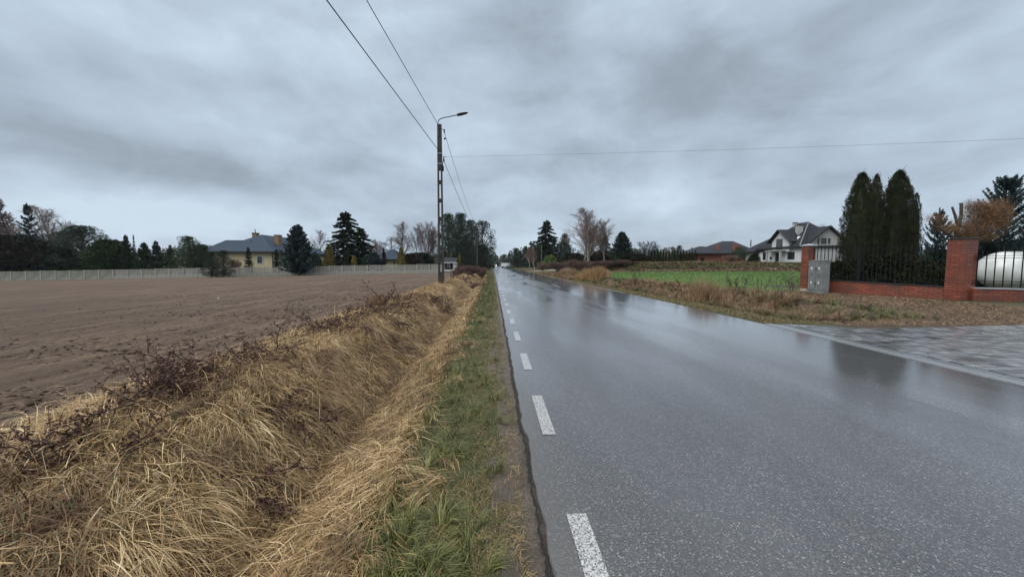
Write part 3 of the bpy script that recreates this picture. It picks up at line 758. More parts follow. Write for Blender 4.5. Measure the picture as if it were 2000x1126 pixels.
# brown-tinged short grass among it
n = 130000
y = ysamp(n, .1, 60); x = rng.uniform(-1.3, .28, n); keep = (x < .19 + .10 * fbm(y * 0 + 2, y, 2.6)) & (rng.uniform(0, 1, n) < .75 * (.5 + .5 * fbm(x, y, 2.2)) + .15)
x, y = x[keep], y[keep]; n = len(x); ws = wscale(y)
mk('withered_grass', [strips(onground(x, y), rng.uniform(0, 6.28, n), rng.uniform(-.1, 1.0, n), rng.uniform(.03, .11, n), .0028 * ws, rng.uniform(.5, 2, n), 3, rng.uniform(0, 1, n), ground=True, lift=np.full(n, .005))],
   M['mixb'], 'low olive and straw grass mixed in the verge', 'grass')

# right side: short verge, weeds, mown ground, crop
n = 90000
y = np.exp(rng.uniform(math.log(9), math.log(120), n)); x = 7.0 + rng.gamma(2.2, .36, n); keep = (x < 9.2) & (x > 7.06 + .1 * fbm(x, y, 2.0)) & (y > dedge(x) + .02)
x, y = x[keep], y[keep]; n = len(x); ws = wscale(y)
mk('verge_grass', [strips(onground(x, y), rng.uniform(0, 6.28, n), rng.uniform(.3, 1.4, n), rng.uniform(.05, .12, n), .0034 * ws, rng.uniform(.5, 2, n), 3, np.clip(rng.normal(.42, .22, n), 0, 1))],
   M['mixb'], 'olive short grass strip along the right road edge', 'grass')
parts = []
nT = 900
cy_ = np.exp(rng.uniform(math.log(9.6), math.log(62), nT)); cx_ = rng.uniform(8.5, 12.6, nT) - .6 * (cy_ > 30)
hgt = np.where((cy_ < 13) , .30, .50)
keep = ~((cy_ < 20) & (cx_ > 12.3 - .0 * cy_)) & ~((cy_ < 12.5) & (cx_ > 10.2)) & ~((cy_ > 29) & (cy_ < 36))
cx_, cy_ = cx_[keep], cy_[keep]
parts.append(tufts(cx_, cy_, 75, .48, .9, 1.1, 2.0, rng.uniform(0, 6.28, len(cx_)), .42, bias=.5, w0=.0042, rad_=.2, dt=.2))
mk('weeds', parts, M['dry_red'], 'tangled brown and straw weeds between the right verge and the green field', 'weeds')
parts = []
nT = 330
cy_ = np.exp(rng.uniform(math.log(9.6), math.log(55), nT)); cx_ = rng.uniform(8.3, 12.2, nT)
parts.append(tufts(cx_, cy_, 60, .32, 1.0, 1.1, 1.6, rng.uniform(0, 6.28, nT), .35, bias=.3, w0=.004, rad_=.2, dt=.2))
mk('weeds', parts, M['greenb'], 'green leafy grass growing through the brown weeds on the right', 'weeds')
n = 130000
x = rng.uniform(8.6, 19.2, n); y = rng.uniform(8.6, 21, n); keep = (y > dedge(x) + .03) & (x < 19.0) & (rng.uniform(0, 1, n) < .55 + .45 * fbm(x, y, 1.3))
x, y = x[keep], y[keep]; n = len(x); ws = wscale(y)
mk('dead_grass', [strips(onground(x, y), rng.uniform(0, 6.28, n), rng.uniform(-.1, .7, n), rng.uniform(.05, .2, n), .0045 * ws, rng.uniform(.5, 2, n), 3, np.clip(.35 + .2 * fbm(x, y, .9) + rng.normal(0, .2, n), 0, 1), ground=True, lift=np.abs(rng.normal(0, .015, n)))],
   M['dry_red'], 'mown dead brown grass in front of the brick fence', 'grass')
n = 170000
y = rng.uniform(20, 57, n); x = rng.uniform(11.6, 62, n); keep = (x > 11.9 + .2 * fbm(x, y, 2)) & ~((x > 18.5) & (y < 26)) & (x < y * 1.1 + 8)
x, y = x[keep], y[keep]; n = len(x); ws = wscale(y)
mk('crop_grass', [strips(onground(x, y), rng.uniform(0, 6.28, n), rng.uniform(.5, 1.4, n), rng.uniform(.08, .15, n), .0042 * ws, rng.uniform(.3, 1.5, n), 3, np.clip(.5 + .22 * fbm(x, y, .25, 6) + rng.normal(0, .09, n), 0, 1))],
   M['cropb'], 'bright green young crop in the field right of the road', 'crop')
# rough bank vegetation behind the crop
parts = []
nT = 1500
x = rng.uniform(12, 75, nT); y = rng.uniform(57.4, 66, nT)
parts.append(tufts(x, y, 26, .45, 1.0, 1.2, 1.4, rng.uniform(0, 6.28, nT), .30, bias=.3, w0=.004, rad_=.45, dt=.22, segs=4))
mk('weeds', parts, M['dry_red'], 'reddish dry weeds covering the low bank behind the green field', 'weeds')
parts = []
nT = 1900
x = rng.uniform(14, 75, nT); y = 59.5 + rng.uniform(0, 6, nT)
parts.append(tufts(x, y, 24, .38, 1.0, 1.2, 1.4, rng.uniform(0, 6.28, nT), .25, bias=.3, w0=.0045, rad_=.5, dt=.2, segs=4))
mk('weeds', parts, M['greenb'], 'dark green grass on top of the bank below the houses', 'weeds')
# sparse straw on the ploughed field near the bank
n = 5200
y = ysamp(n, 1, 20); x = -3.5 - rng.gamma(1.2, 1.6, n); ws = wscale(y)
mk('straw_litter', [strips(onground(x, y, .02), rng.uniform(0, 6.28, n), rng.uniform(-.1, .35, n), rng.uniform(.04, .2, n), .003 * ws, rng.uniform(.3, 1.2, n), 3, np.clip(rng.normal(.5, .2, n), 0, 1), ground=True, lift=np.full(n, .012))],
   M['dry'], 'scattered bits of straw on the bare soil', 'straw')
# fallen leaves / crumbs on shoulder
n = 16000
y = ysamp(n, .1, 25); x = rng.uniform(-.25, .27, n)
C = onground(x, y, .006); Vg, Fg = leaves(C, rng.normal(0, 1, (n, 3)) * np.array([1, 1, .5]), rng.uniform(.004, .013, n), rng.uniform(.003, .009, n))
M['crumb'] = leaf_mat('grit_crumbs', (.05, .04, .03), (.13, .105, .085), (.26, .23, .2))
tag(obj('gravel', Vg, Fg, M['crumb']), 'fine grit and crumbs on the dirt shoulder beside the asphalt', 'gravel', kind='stuff')
# soil clods on the near field
n = 9000
y = ysamp(n, .8, 30); x = -3.7 - rng.gamma(1.6, 2.6, n)
r0 = rng.gamma(2, .006, n) + .005; C = onground(x, y, 0)
ico = np.array([(1, 0, 0), (-1, 0, 0), (0, 1, 0), (0, -1, 0), (0, 0, 1), (0, 0, -1)], float)
Vc = C[:, None] + ico[None] * r0[:, None, None] * rng.uniform(.6, 1.4, (n, 6, 1)) * np.array([1.2, 1.2, .7])
ft = np.array([(0, 2, 4), (2, 1, 4), (1, 3, 4), (3, 0, 4), (2, 0, 5), (1, 2, 5), (3, 1, 5), (0, 3, 5)])
tag(obj('soil_clods', Vc.reshape(-1, 3), (np.arange(n)[:, None, None] * 6 + ft[None]).reshape(-1, 3), M['soil'], smooth=False), 'small clods of earth on the ploughed field', 'soil', kind='stuff')

# ------------------------------------------------------------------ plant prototypes (unit height, unit width)
def proto_conifer(seed, nb=150, m=22, droop=.35, upt=.25, prof=.8, leafL=.045, leafW=.02, ragged=.2, base=.06, side=1.0):
    r = np.random.default_rng(seed)
    zt = np.sort(r.uniform(base, .985, nb)); zt = base + (1 - base) * ((zt - base) / (1 - base)) ** 1.1
    R = .5 * (1 - (zt - base) / (1 - base)) ** prof * r.uniform(1 - ragged, 1.06, nb) + .012
    az = np.arange(nb) * 2.399 + r.normal(0, .25, nb)
    s = np.linspace(.06, 1, m)[None] + r.uniform(-.02, .02, (nb, m)); s = np.clip(s, .03, 1.02)
    ox = np.cos(az)[:, None]; oy = np.sin(az)[:, None]; Rr = R[:, None]
    dz = (upt * 1.0 * s - droop * s ** 1.5 + .22 * s ** 4) * Rr
    px = ox * s * Rr; py = oy * s * Rr; pz = zt[:, None] + dz
    Pb = np.stack([px, py, pz], -1)
    out_ = np.stack([ox + 0 * s, oy + 0 * s, np.full_like(s, -.05)], -1)
    perp = np.stack([-oy + 0 * s, ox + 0 * s, np.zeros_like(s)], -1)
    Cs, Ds, Ls = [], [], []
    for k in range(5):
        sg = r.choice([-1, 1], s.shape)[..., None] if k < 4 else np.zeros(s.shape)[..., None]
        D = out_ * .75 + perp * sg * side * r.uniform(.3, 1.1, s.shape)[..., None] + np.stack([0 * s, 0 * s, r.normal(-.25, .3, s.shape)], -1)
        Cs.append((Pb + r.normal(0, .004, Pb.shape)).reshape(-1, 3)); Ds.append(D.reshape(-1, 3)); Ls.append((leafL * (1.15 - .5 * s) * r.uniform(.6, 1.3, s.shape)).reshape(-1))
    C, D, L = np.concatenate(Cs), np.concatenate(Ds), np.concatenate(Ls)
    # leader
    nl = 24; C = np.concatenate([C, np.stack([np.zeros(nl), np.zeros(nl), r.uniform(.93, .985, nl)], 1)]); D = np.concatenate([D, np.stack([r.normal(0, .5, nl), r.normal(0, .5, nl), np.full(nl, .9)], 1)]); L = np.concatenate([L, np.full(nl, leafL * .7)])
    V, Fq = leaves(C, D, L, leafW, r)
    V[:, 2] = np.maximum(V[:, 2], .0)
    t = MB().tube([(0, 0, -.02), (0, 0, .5), (0, 0, .99)], [.022, .012, .002], 6)
    return (t.V, t.F), (V, Fq)
def proto_pine(seed, nc=38, per=150, low=.25, leafL=.035, leafW=.009, irregular=1.0, topw=.36):
    r = np.random.default_rng(seed)
    Cs, Ds = [], []; tb = MB(); pts = [(0, 0, -.02), (r.uniform(-.02, .02), r.uniform(-.02, .02), .5), (0, 0, .93)]
    tb.tube(pts, [.028, .02, .006], 7)
    for i in range(nc):
        t = low + (1 - low) * ((i + r.uniform()) / nc); prof = math.sin(min(1, (1.02 - t) / (1 - low) * 1.25) * PI / 2) ** .8
        a = i * 2.399 + r.normal(0, .4); rr = topw * prof * r.uniform(.35, 1.15 * irregular) + .03
        c = np.array([math.cos(a) * rr, math.sin(a) * rr, t + .05 * r.uniform() - .0])
        c[2] = min(c[2], .97)
        size = np.array([.12, .12, .06]) * r.uniform(.5, 1.4) * (0.65 + .35 * prof)
        q = r.normal(0, 1, (per, 3)); q /= np.linalg.norm(q, axis=1, keepdims=True); rad_ = r.uniform(.45, 1.0, (per, 1)) ** .6
        Cs.append(c + q * size * rad_); Ds.append(q + np.array([0, 0, .5]) + r.normal(0, .3, (per, 3)))
        tb.tube([(0, 0, max(.1, c[2] - .10 - rr * .3)), tuple(c * [.6, .6, 1] - [0, 0, .03]), tuple(c)], [.009, .006, .003], 4, False)
    V, Fq = leaves(np.concatenate(Cs), np.concatenate(Ds), leafL, leafW, r)
    return (tb.V, tb.F), (V, Fq)
def proto_shell(seed, n=9000, prof=lambda t: math.sin(PI * min(1, (t * .9 + .1))) ** .6, leafL=.03, leafW=.016, lump=.18, base=0.0, upward=.7, core=True):
    """dense clipped or bushy crown: leaves through an outer shell of a lumpy envelope"""
    r = np.random.default_rng(seed)
    t = r.uniform(0, 1, n); a = r.uniform(0, 2 * PI, n)
    pr = np.array([prof(q) for q in np.linspace(0, 1, 60)]); R = np.interp(t, np.linspace(0, 1, 60), pr) * .5
    ph = r.uniform(0, 6.28, 6)
    lumpf = 1 + lump * (np.sin(a * 3 + t * 9 + ph[0]) * .4 + np.sin(a * 5 - t * 17 + ph[1]) * .35 + np.sin(a * 9 + t * 31 + ph[2]) * .3 + np.sin(a * 2 + t * 45 + ph[3]) * .25)
    dep = 1 - np.abs(r.normal(0, .13, n)); rr = R * lumpf * dep
    C = np.stack([rr * np.cos(a), rr * np.sin(a), base + (1 - base) * t * (1 + .0 * a)], 1)
    D = np.stack([np.cos(a) * (1 - upward * .5), np.sin(a) * (1 - upward * .5), np.full(n, upward)], 1) + r.normal(0, .35, (n, 3))
    V, Fq = leaves(C, D, leafL * r.uniform(.6, 1.3, n), leafW, r)
    if core:  # added opaque core, hidden by the leaves, blocks light through the crown
        rings = 14; sd_ = 10; cv = []
        for i in range(rings + 1):
            tt = i / rings
            for k in range(sd_):
                ak = 2 * PI * k / sd_; q = np.interp(tt, np.linspace(0, 1, 60), pr) * .5 * .72
                cv.append((q * math.cos(ak), q * math.sin(ak), base + (1 - base) * tt * .96))
        b = len(V); cf = []
        for i in range(rings):
            for k in range(sd_):
                k2 = (k + 1) % sd_; cf.append((b + i * sd_ + k, b + i * sd_ + k2, b + (i + 1) * sd_ + k2, b + (i + 1) * sd_ + k))
        V = np.concatenate([V, np.array(cv)]); Fq = np.concatenate([Fq, np.array(cf)])
    tb = MB().tube([(0, 0, -.03), (0, 0, .6)], [.03, .012], 6)
    return (tb.V, tb.F), (V, Fq)
def proto_bare(seed, n1=20, n2=8, n3=7, up=.45, spread=.75, low=.2, droop=0.0, l1=.42, stems=1, tr=.014, tw=.0016, lean=.06):
    """leafless tree: stem(s) > limbs > branches > twigs"""
    r = np.random.default_rng(seed)
    P0 = np.stack([r.normal(0, .012, stems), r.normal(0, .012, stems), np.full(stems, -.02)], 1)
    D0 = np.stack([r.normal(0, lean if stems == 1 else .22, stems), r.normal(0, lean if stems == 1 else .22, stems), np.ones(stems)], 1)
    V0, F0, p0, d0 = branches(P0, D0, .9 if stems == 1 else .8, tr / (stems ** .4), tr * .18, 7, .15 if stems > 1 else 0, .10, 6, r)
    P1, D1, t1, _ = spawn(p0, d0, n1, low, .98, spread, r, .15)
    L1 = l1 * (1.08 - t1) ** .75 * r.uniform(.6, 1.1, len(t1))
    V1, F1, p1, d1 = branches(P1, D1, L1, tr * .42 * (1.15 - t1 * .75), tr * .12, 4, up, .16, 4, r)
    P2, D2, t2, i2 = spawn(p1, d1, n2, .2, 1.0, .6, r, .05)
    V2, F2, p2, d2 = branches(P2, D2, L1[i2] * .45 * r.uniform(.5, 1.1, len(t2)), tr * .13, tw * 1.1, 3, up * .4 - droop, .2, 3, r)
    P3, D3, t3, i3 = spawn(p2, d2, n3, .15, 1.0, .55, r, 0)
    V3, F3, p3, d3 = branches(P3, D3, L1[i2][i3] * .24 * r.uniform(.5, 1.2, len(t3)) + .01, tw, tw * .5, 2, .1 - droop * 1.6, .25, 3, r)
    trunk = joinVF([(V0, F0), (V1, F1)]); crown = joinVF([(V2, F2), (V3, F3)])
    top = crown[0][:, 2].max(); wd = np.percentile(np.abs(crown[0][:, :2]), 98) * 2
    for A in (trunk[0], crown[0]):
        A[:, 2] /= top; A[:, :2] /= wd
    return trunk, crown
PROTO = {}
def meshof(kind, tm, cm):
    """meshes of a prototype in given materials (made once)"""
    key = (kind, tm, cm)
    if key not in PROTO:
        (tv, tf), (cv, cf) = RAW[kind]()
        a = bpy.data.meshes.new('trunk'); a.from_pydata([tuple(map(float, p)) for p in tv], [], [tuple(map(int, f)) for f in tf]); a.materials.append(M[tm])
        o = obj('crown', cv, np.asarray(cf), M[cm]); me = o.data; bpy.data.objects.remove(o)
        PROTO[key] = (a, me)
    return PROTO[key]
RAW = {
 'spruce_a': lambda: proto_conifer(1, nb=120, m=20, prof=.7, ragged=.35, leafL=.05), 'spruce_b': lambda: proto_conifer(2, nb=120, m=34, ragged=.42, droop=.75, upt=.35, prof=.66, leafL=.04, leafW=.017, side=.7),
 'spruce_dense': lambda: proto_conifer(3, nb=200, m=24, ragged=.25, droop=.15, upt=.2, prof=.72, leafL=.05, leafW=.026),
 'spruce_sparse': lambda: proto_conifer(4, nb=60, m=14, ragged=.4, droop=.2, upt=.3, prof=.9, leafL=.06, leafW=.02),
 'pine_a': lambda: proto_pine(5, nc=110, per=130, low=.1, topw=.40), 'pine_b': lambda: proto_pine(6, nc=70, per=130, low=.25, irregular=1.25, topw=.4), 'pine_bush': lambda: proto_pine(8, nc=110, per=110, low=.0, topw=.42),
 'pine_sparse': lambda: proto_pine(9, nc=16, per=110, low=.25, irregular=1.3),
 'thuja_s': lambda: proto_shell(10, 6000, lambda t: (1 - t) ** .55 * (.75 + .25 * min(1, t * 8)), .05, .025),
 'bush_r': lambda: proto_shell(11, 6500, lambda t: max(.02, (1 - (2 * t - .85) ** 2 / 1.4)) ** .5, .07, .04, lump=.3),
 'bush_l': lambda: proto_shell(12, 6000, lambda t: max(.02, 1 - t ** 2.2) ** .6, .08, .045, lump=.4),
 'ball': lambda: proto_shell(13, 3000, lambda t: max(0, 1 - (2 * t - 1) ** 2) ** .5, .08, .05, lump=.1),
 'birch_a': lambda: proto_bare(20, 28, 9, 8, .6, .6, .16, .25, .42, tw=.0009), 'birch_b': lambda: proto_bare(21, 18, 9, 8, .5, .62, .2, .3, .45, stems=2, tw=.0009),
 'bare_a': lambda: proto_bare(22, 20, 9, 8, .45, .8, .2, 0, .5, tw=.0009), 'bare_b': lambda: proto_bare(23, 14, 9, 8, .5, .7, .1, 0, .5, stems=3, tw=.0009),
 'larch': lambda: proto_bare(24, 60, 8, 5, .05, 1.3, .12, .3, .26, tr=.02, tw=.0022), 'bare_bush': lambda: proto_bare(25, 9, 7, 8, .4, .7, .05, 0, .5, stems=9, tr=.012, tw=.0022),
 'willow': lambda: proto_bare(26, 20, 9, 8, .9, .4, .1, .05, .5, stems=4, tw=.001),
}
def plant(name, kind, tm, cm, px, D, top, width, label, cat, group=None, base=None, rz=None, twopart=True, dz=0.0):
    """px/top/width are pixel measures taken from the photograph at distance D (m)"""
    x, y = XY(px, D); z0 = float(H(x, y)) + dz if base is None else base
    h = ZZ(top, D) - z0; wd = width * D / F
    e = empty(name, (x, y, z0), random.uniform(0, 6.28) if rz is None else rz, (wd, wd, h))
    tag(e, label, cat, group)
    a, c = meshof(kind, tm, cm)
    if twopart: inst('trunk', a, e)
    inst('crown', c, e)
    return e

TR = [ # name, proto, trunk, crown, px, D, top, width, label, category
 ('larch_tree', 'larch', 'bark', 'twig', 8, 74, 395, 46, 'bare reddish larch at the far left of the treeline', 'tree'),
 ('larch_tree', 'larch', 'bark', 'twig', 31, 71, 386, 50, 'tallest bare larch, left of the ragged dark conifer', 'tree'),
 ('larch_tree', 'spruce_sparse', 'bark', 'spruce_blue', 62, 65, 398, 62, 'ragged half-bare dark conifer between the bare larch and the white birch', 'tree'),
 ('birch_tree', 'birch_a', 'birch', 'twig_pale', 99, 68, 402, 82, 'bare birch with a white trunk at the left end of the treeline', 'tree'),
 ('birch_tree', 'birch_b', 'birch', 'twig', 122, 76, 424, 46, 'smaller bare birch behind the white-trunked birch', 'tree'),
 ('larch_tree', 'larch', 'bark', 'twig', 47, 78, 412, 60, 'short bare larch behind the ragged dark conifer', 'tree'),
 ('shrub', 'bush_r', 'bark', 'dull', 18, 63, 462, 92, 'dark brown shrub mass over the left end of the concrete fence', 'shrub'),
 ('shrub', 'bush_r', 'bark', 'dull', 72, 64, 470, 80, 'dark brown shrub below the ragged conifer', 'shrub'),
 ('shrub', 'bush_l', 'bark', 'spruce', 125, 65, 486, 60, 'low dark evergreen shrub right of the white birch', 'shrub'),
 ('pine_tree', 'pine_bush', 'bark', 'pine', 165, 66, 443, 108, 'broad dark pine right of the birch', 'tree'),
 ('pine_tree', 'pine_b', 'bark', 'pine', 136, 68, 452, 70, 'dark pine with spiky top close behind the birch', 'tree'),
 ('shrub', 'bush_r', 'bark', 'green', 216, 65, 470, 62, 'rounded mid-green shrub between the broad pine and the slim spruce', 'shrub'),
 ('spruce_tree', 'spruce_a', 'bark', 'spruce', 249, 64, 458, 30, 'slim dark spruce right of the rounded green shrub', 'tree'),
 ('spruce_tree', 'spruce_sparse', 'bark', 'spruce', 264, 70, 458, 12, 'thin bare-topped conifer spire beside the slim spruce', 'tree'),
 ('spruce_tree', 'spruce_dense', 'bark', 'green', 283, 65, 473, 38, 'conical green conifer, first of the pair left of the bushy pine', 'tree'),
 ('spruce_tree', 'spruce_a', 'bark', 'spruce', 307, 65, 470, 36, 'conical dark conifer, second of the pair left of the bushy pine', 'tree'),
 ('spruce_tree', 'spruce_a', 'bark', 'green', 334, 68, 478, 26, 'small slender conifer in the gap before the bushy pine', 'tree'),
 ('pine_tree', 'pine_bush', 'bark', 'green', 370, 64, 463, 66, 'bushy green pine left of the cream bungalow', 'tree'),
 ('shrub', 'bush_l', 'bark', 'green', 396, 67, 480, 44, 'green shrub at the left corner of the cream bungalow', 'shrub'),
 ('pine_tree', 'pine_bush', 'bark', 'spruce', 413, 57.5, 492, 34, 'dark round dwarf pine in front of the fence, left one of two', 'tree'),
 ('pine_tree', 'pine_bush', 'bark', 'spruce', 437, 57.5, 490, 36, 'dark round dwarf pine in front of the fence, right one of two', 'tree'),
 ('shrub', 'bare_bush', 'twig_red', 'twig_red', 459, 64, 505, 22, 'small reddish twiggy shrub against the cream wall', 'shrub'),
 ('spruce_tree', 'spruce_a', 'bark', 'green', 486, 63.5, 482, 22, 'small pointed spruce in front of the cream wall', 'tree'),
 ('spruce_tree', 'spruce_a', 'bark', 'spruce', 541, 63.5, 486, 22, 'small pointed spruce left of the big blue spruce', 'tree'),
 ('spruce_tree', 'spruce_dense', 'bark', 'spruce_blue', 583, 61, 438, 76, 'large dense blue spruce overlapping the cream bungalow', 'tree'),
 ('shrub', 'ball', 'bark', 'green', 618, 64, 500, 20, 'small green shrub by the right end of the cream bungalow', 'shrub'),
 ('bare_tree', 'bare_a', 'twig_dark', 'twig', 629, 90, 446, 36, 'bare tree behind the right end of the bungalow roof', 'tree'),
 ('golden_thuja', 'thuja_s', 'bark', 'gold', 643, 64, 480, 28, 'golden-yellow conifer left of the tallest dark spruce', 'tree'),
 ('spruce_tree', 'spruce_b', 'bark', 'spruce', 678, 70, 412, 128, 'tallest dark spruce with ragged outline behind the fence', 'tree'),
 ('spruce_tree', 'spruce_b', 'bark', 'spruce', 706, 72, 444, 92, 'shorter dark spruce leaning against the tallest one', 'tree'),
 ('thuja', 'thuja_s', 'bark', 'thuja', 675, 64, 486, 18, 'narrow dark green thuja at the foot of the tallest spruce', 'tree'),
 ('golden_shrub', 'ball', 'bark', 'gold', 692, 63.5, 501, 11, 'small yellow ball-shaped shrub behind the fence', 'shrub'),
 ('shrub', 'ball', 'bark', 'spruce', 714, 64, 500, 16, 'dark round shrub right of the small yellow ball shrub', 'shrub'),
 ('bare_tree', 'bare_a', 'twig_dark', 'twig', 730, 120, 465, 30, 'bare distant tree left of the small grey-roofed house', 'tree'),
 ('bare_tree', 'bare_b', 'twig_dark', 'twig', 748, 125, 468, 34, 'wide bare distant tree just above the small grey roof', 'tree'),
 ('shrub', 'bush_r', 'bark', 'spruce_blue', 731, 64, 494, 24, 'bluish shrub in front of the small grey-roofed house', 'shrub'),
 ('spruce_tree', 'spruce_a', 'bark', 'spruce', 750, 64.5, 484, 20, 'dark small spruce before the small grey-roofed house', 'tree'),
 ('pine_tree', 'pine_sparse', 'bark', 'pine', 765, 96, 463, 50, 'open pine with level branches behind the small grey roof', 'tree'),
 ('golden_thuja', 'thuja_s', 'bark', 'gold', 784, 64.5, 484, 21, 'golden conifer right of the small grey-roofed house', 'tree'),
 ('birch_tree', 'birch_a', 'bark', 'twig', 783, 92, 432, 38, 'tall bare tree above the golden conifer', 'tree'),
 ('bare_tree', 'bare_a', 'twig_dark', 'twig_dark', 815, 88, 440, 38, 'dark bare tree left of the reddish bare trees', 'tree'),
 ('birch_tree', 'bare_b', 'twig_red', 'twig_red', 836, 86, 430, 48, 'reddish bare tree with dense upright branches left of the concrete pole', 'tree'),
 ('birch_tree', 'birch_b', 'bark', 'twig', 850, 96, 440, 30, 'pale bare tree directly behind the concrete pole', 'tree'),
 ('shrub', 'bush_r', 'bark', 'dull', 803, 70, 496, 40, 'dark bush behind the fence below the bare trees', 'shrub'),
 ('shrub', 'bush_r', 'bark', 'spruce', 820, 76, 494, 50, 'dark evergreen bush below the reddish bare trees', 'shrub'),
 ('pine_tree', 'pine_a', 'bark', 'pine', 876, 84, 420, 54, 'big dark pine right behind the pole, first of the pine grove', 'tree'),
 ('pine_tree', 'pine_a', 'bark', 'pine', 900, 90, 419, 56, 'tallest pine in the middle of the dark grove', 'tree'),
 ('pine_tree', 'pine_bush', 'bark', 'pine', 921, 95, 432, 48, 'dense lower pine in the dark grove', 'tree'),
 ('pine_tree', 'pine_b', 'bark', 'pine', 943, 98, 433, 46, 'open-branched pine at the road side of the dark grove', 'tree'),
 ('pine_tree', 'pine_bush', 'bark', 'spruce', 944, 92, 478, 40, 'low dark conifer under the open-branched pine', 'tree'),
 ('pine_tree', 'pine_bush', 'bark', 'spruce', 912, 84, 470, 60, 'low dark conifer in front of the pine grove', 'tree'),
 ('bare_tree', 'bare_a', 'twig_dark', 'twig', 899, 104, 415, 34, 'bare crown showing above the pine grove', 'tree'),
 ('golden_thuja', 'thuja_s', 'bark', 'gold', 881, 71, 490, 7, 'narrow golden conifer above the dark shed roof', 'tree'),
 ('golden_thuja', 'thuja_s', 'bark', 'gold', 897.5, 66, 494, 8, 'narrow golden conifer right of the dark-roofed shed', 'tree'),
 # right of the road
 ('pine_tree', 'pine_bush', 'bark', 'pine', 984, 230, 497, 16, 'small faded conifer far down the road', 'tree'),
 ('pine_tree', 'pine_bush', 'bark', 'pine', 1008, 150, 485, 34, 'dark conifer clump right of the distant road', 'tree'),
 ('spruce_tree', 'spruce_a', 'bark', 'spruce', 1028, 140, 487, 14, 'small dark spruce behind the two thin birches', 'tree'),
 ('birch_tree', 'bare_a', 'birch', 'twig_rust', 1036, 96, 482, 26, 'thin young birch by the road with white trunk, left of its twin', 'tree'),
 ('birch_tree', 'birch_b', 'birch', 'twig_rust', 1044, 95, 478, 22, 'thin young birch by the road with white trunk, beside the pole', 'tree'),
 ('spruce_tree', 'spruce_b', 'bark', 'spruce', 1067, 106, 429, 88, 'tall dark spruce on the right side of the road', 'tree'),
 ('spruce_tree', 'pine_a', 'bark', 'spruce', 1103, 102, 458, 32, 'narrow dark conifer between the tall spruce and the birches', 'tree'),
 ('shrub', 'bush_r', 'bark', 'lime', 1074, 90, 499, 24, 'yellow-green leafy shrub below the tall dark spruce', 'shrub'),
 ('shrub', 'bush_r', 'bark', 'spruce', 1092, 94, 500, 36, 'dark evergreen shrub left of the birches', 'shrub'),
 ('birch_tree', 'birch_a', 'birch', 'twig_rust', 1145, 72, 406, 76, 'tallest bare birch with white stem on the right side', 'tree'),
 ('birch_tree', 'birch_b', 'birch', 'twig_rust', 1138, 74, 422, 58, 'forked bare birch leaning left beside the tallest birch', 'tree'),
 ('birch_tree', 'birch_b', 'birch', 'twig', 1180, 73, 424, 58, 'bare birch with branching white trunk right of the tallest birch', 'tree'),
 ('spruce_tree', 'spruce_b', 'bark', 'spruce', 1181, 92, 457, 44, 'dark reddish spruce behind the right birch', 'tree'),
 ('spruce_tree', 'spruce_dense', 'bark', 'spruce', 1214, 88, 452, 58, 'dense dark spruce right of the birches', 'tree'),
 ('shrub', 'thuja_s', 'bark', 'green', 1201, 78, 497, 12, 'small green conifer at the foot of the dense dark spruce', 'shrub'),
 ('shrub', 'bush_r', 'bark', 'dull', 1120, 82, 495, 46, 'brown shrubs behind the forked birch', 'shrub'),
 ('shrub', 'bush_r', 'bark', 'dull', 1168, 84, 492, 44, 'brown shrubs behind the tallest birch', 'shrub'),
 ('bare_tree', 'bare_b', 'twig_dark', 'twig_dark', 1262, 92, 469, 46, 'low bare tree left of the thuja hedge', 'tree'),
 ('shrub', 'bush_r', 'bark', 'dull', 1248, 88, 496, 44, 'dark brush below the low bare tree', 'shrub'),
 ('pine_tree', 'pine_bush', 'bark', 'pine', 1326, 120, 480, 22, 'dark pine tip rising over the thuja hedge', 'tree'),
 ('spruce_tree', 'spruce_a', 'bark', 'spruce', 1350, 125, 483, 16, 'dark spruce tip left of the brick bungalow', 'tree'),
 ('bare_tree', 'bare_a', 'twig_dark', 'twig', 1308, 130, 480, 26, 'bare tree behind the thuja hedge', 'tree'),
 ('pine_tree', 'pine_b', 'bark', 'green', 1443, 74, 483, 30, 'thin young pine in front of the brick bungalow', 'tree'),
 ('shrub', 'bare_bush', 'twig_red', 'twig_rust', 1427, 72, 497, 30, 'brown twiggy shrub in front of the brick wall', 'shrub'),
 ('bare_tree', 'bare_b', 'twig_dark', 'twig', 1601, 110, 434, 14, 'bare treetop showing above the white house roof', 'tree'),
 ('shrub', 'bush_l', 'bark', 'spruce', 1472, 73.5, 497, 20, 'dark shrub hiding the porch corner of the white house', 'shrub'),
]
for t_ in TR: plant(*t_)
# thuja hedge in a row behind the bank
for i in range(16):
    px = 1272 + i * 5.7 + random.uniform(-.6, .6)
    plant('thuja', 'thuja_s', 'bark', 'thuja', px, 86 + random.uniform(-.3, .3), 489 + random.uniform(-2.5, 2.5), 6.4, 'small dark thuja in the hedge row left of the brick bungalow', 'tree', 'thujas in the far hedge row')

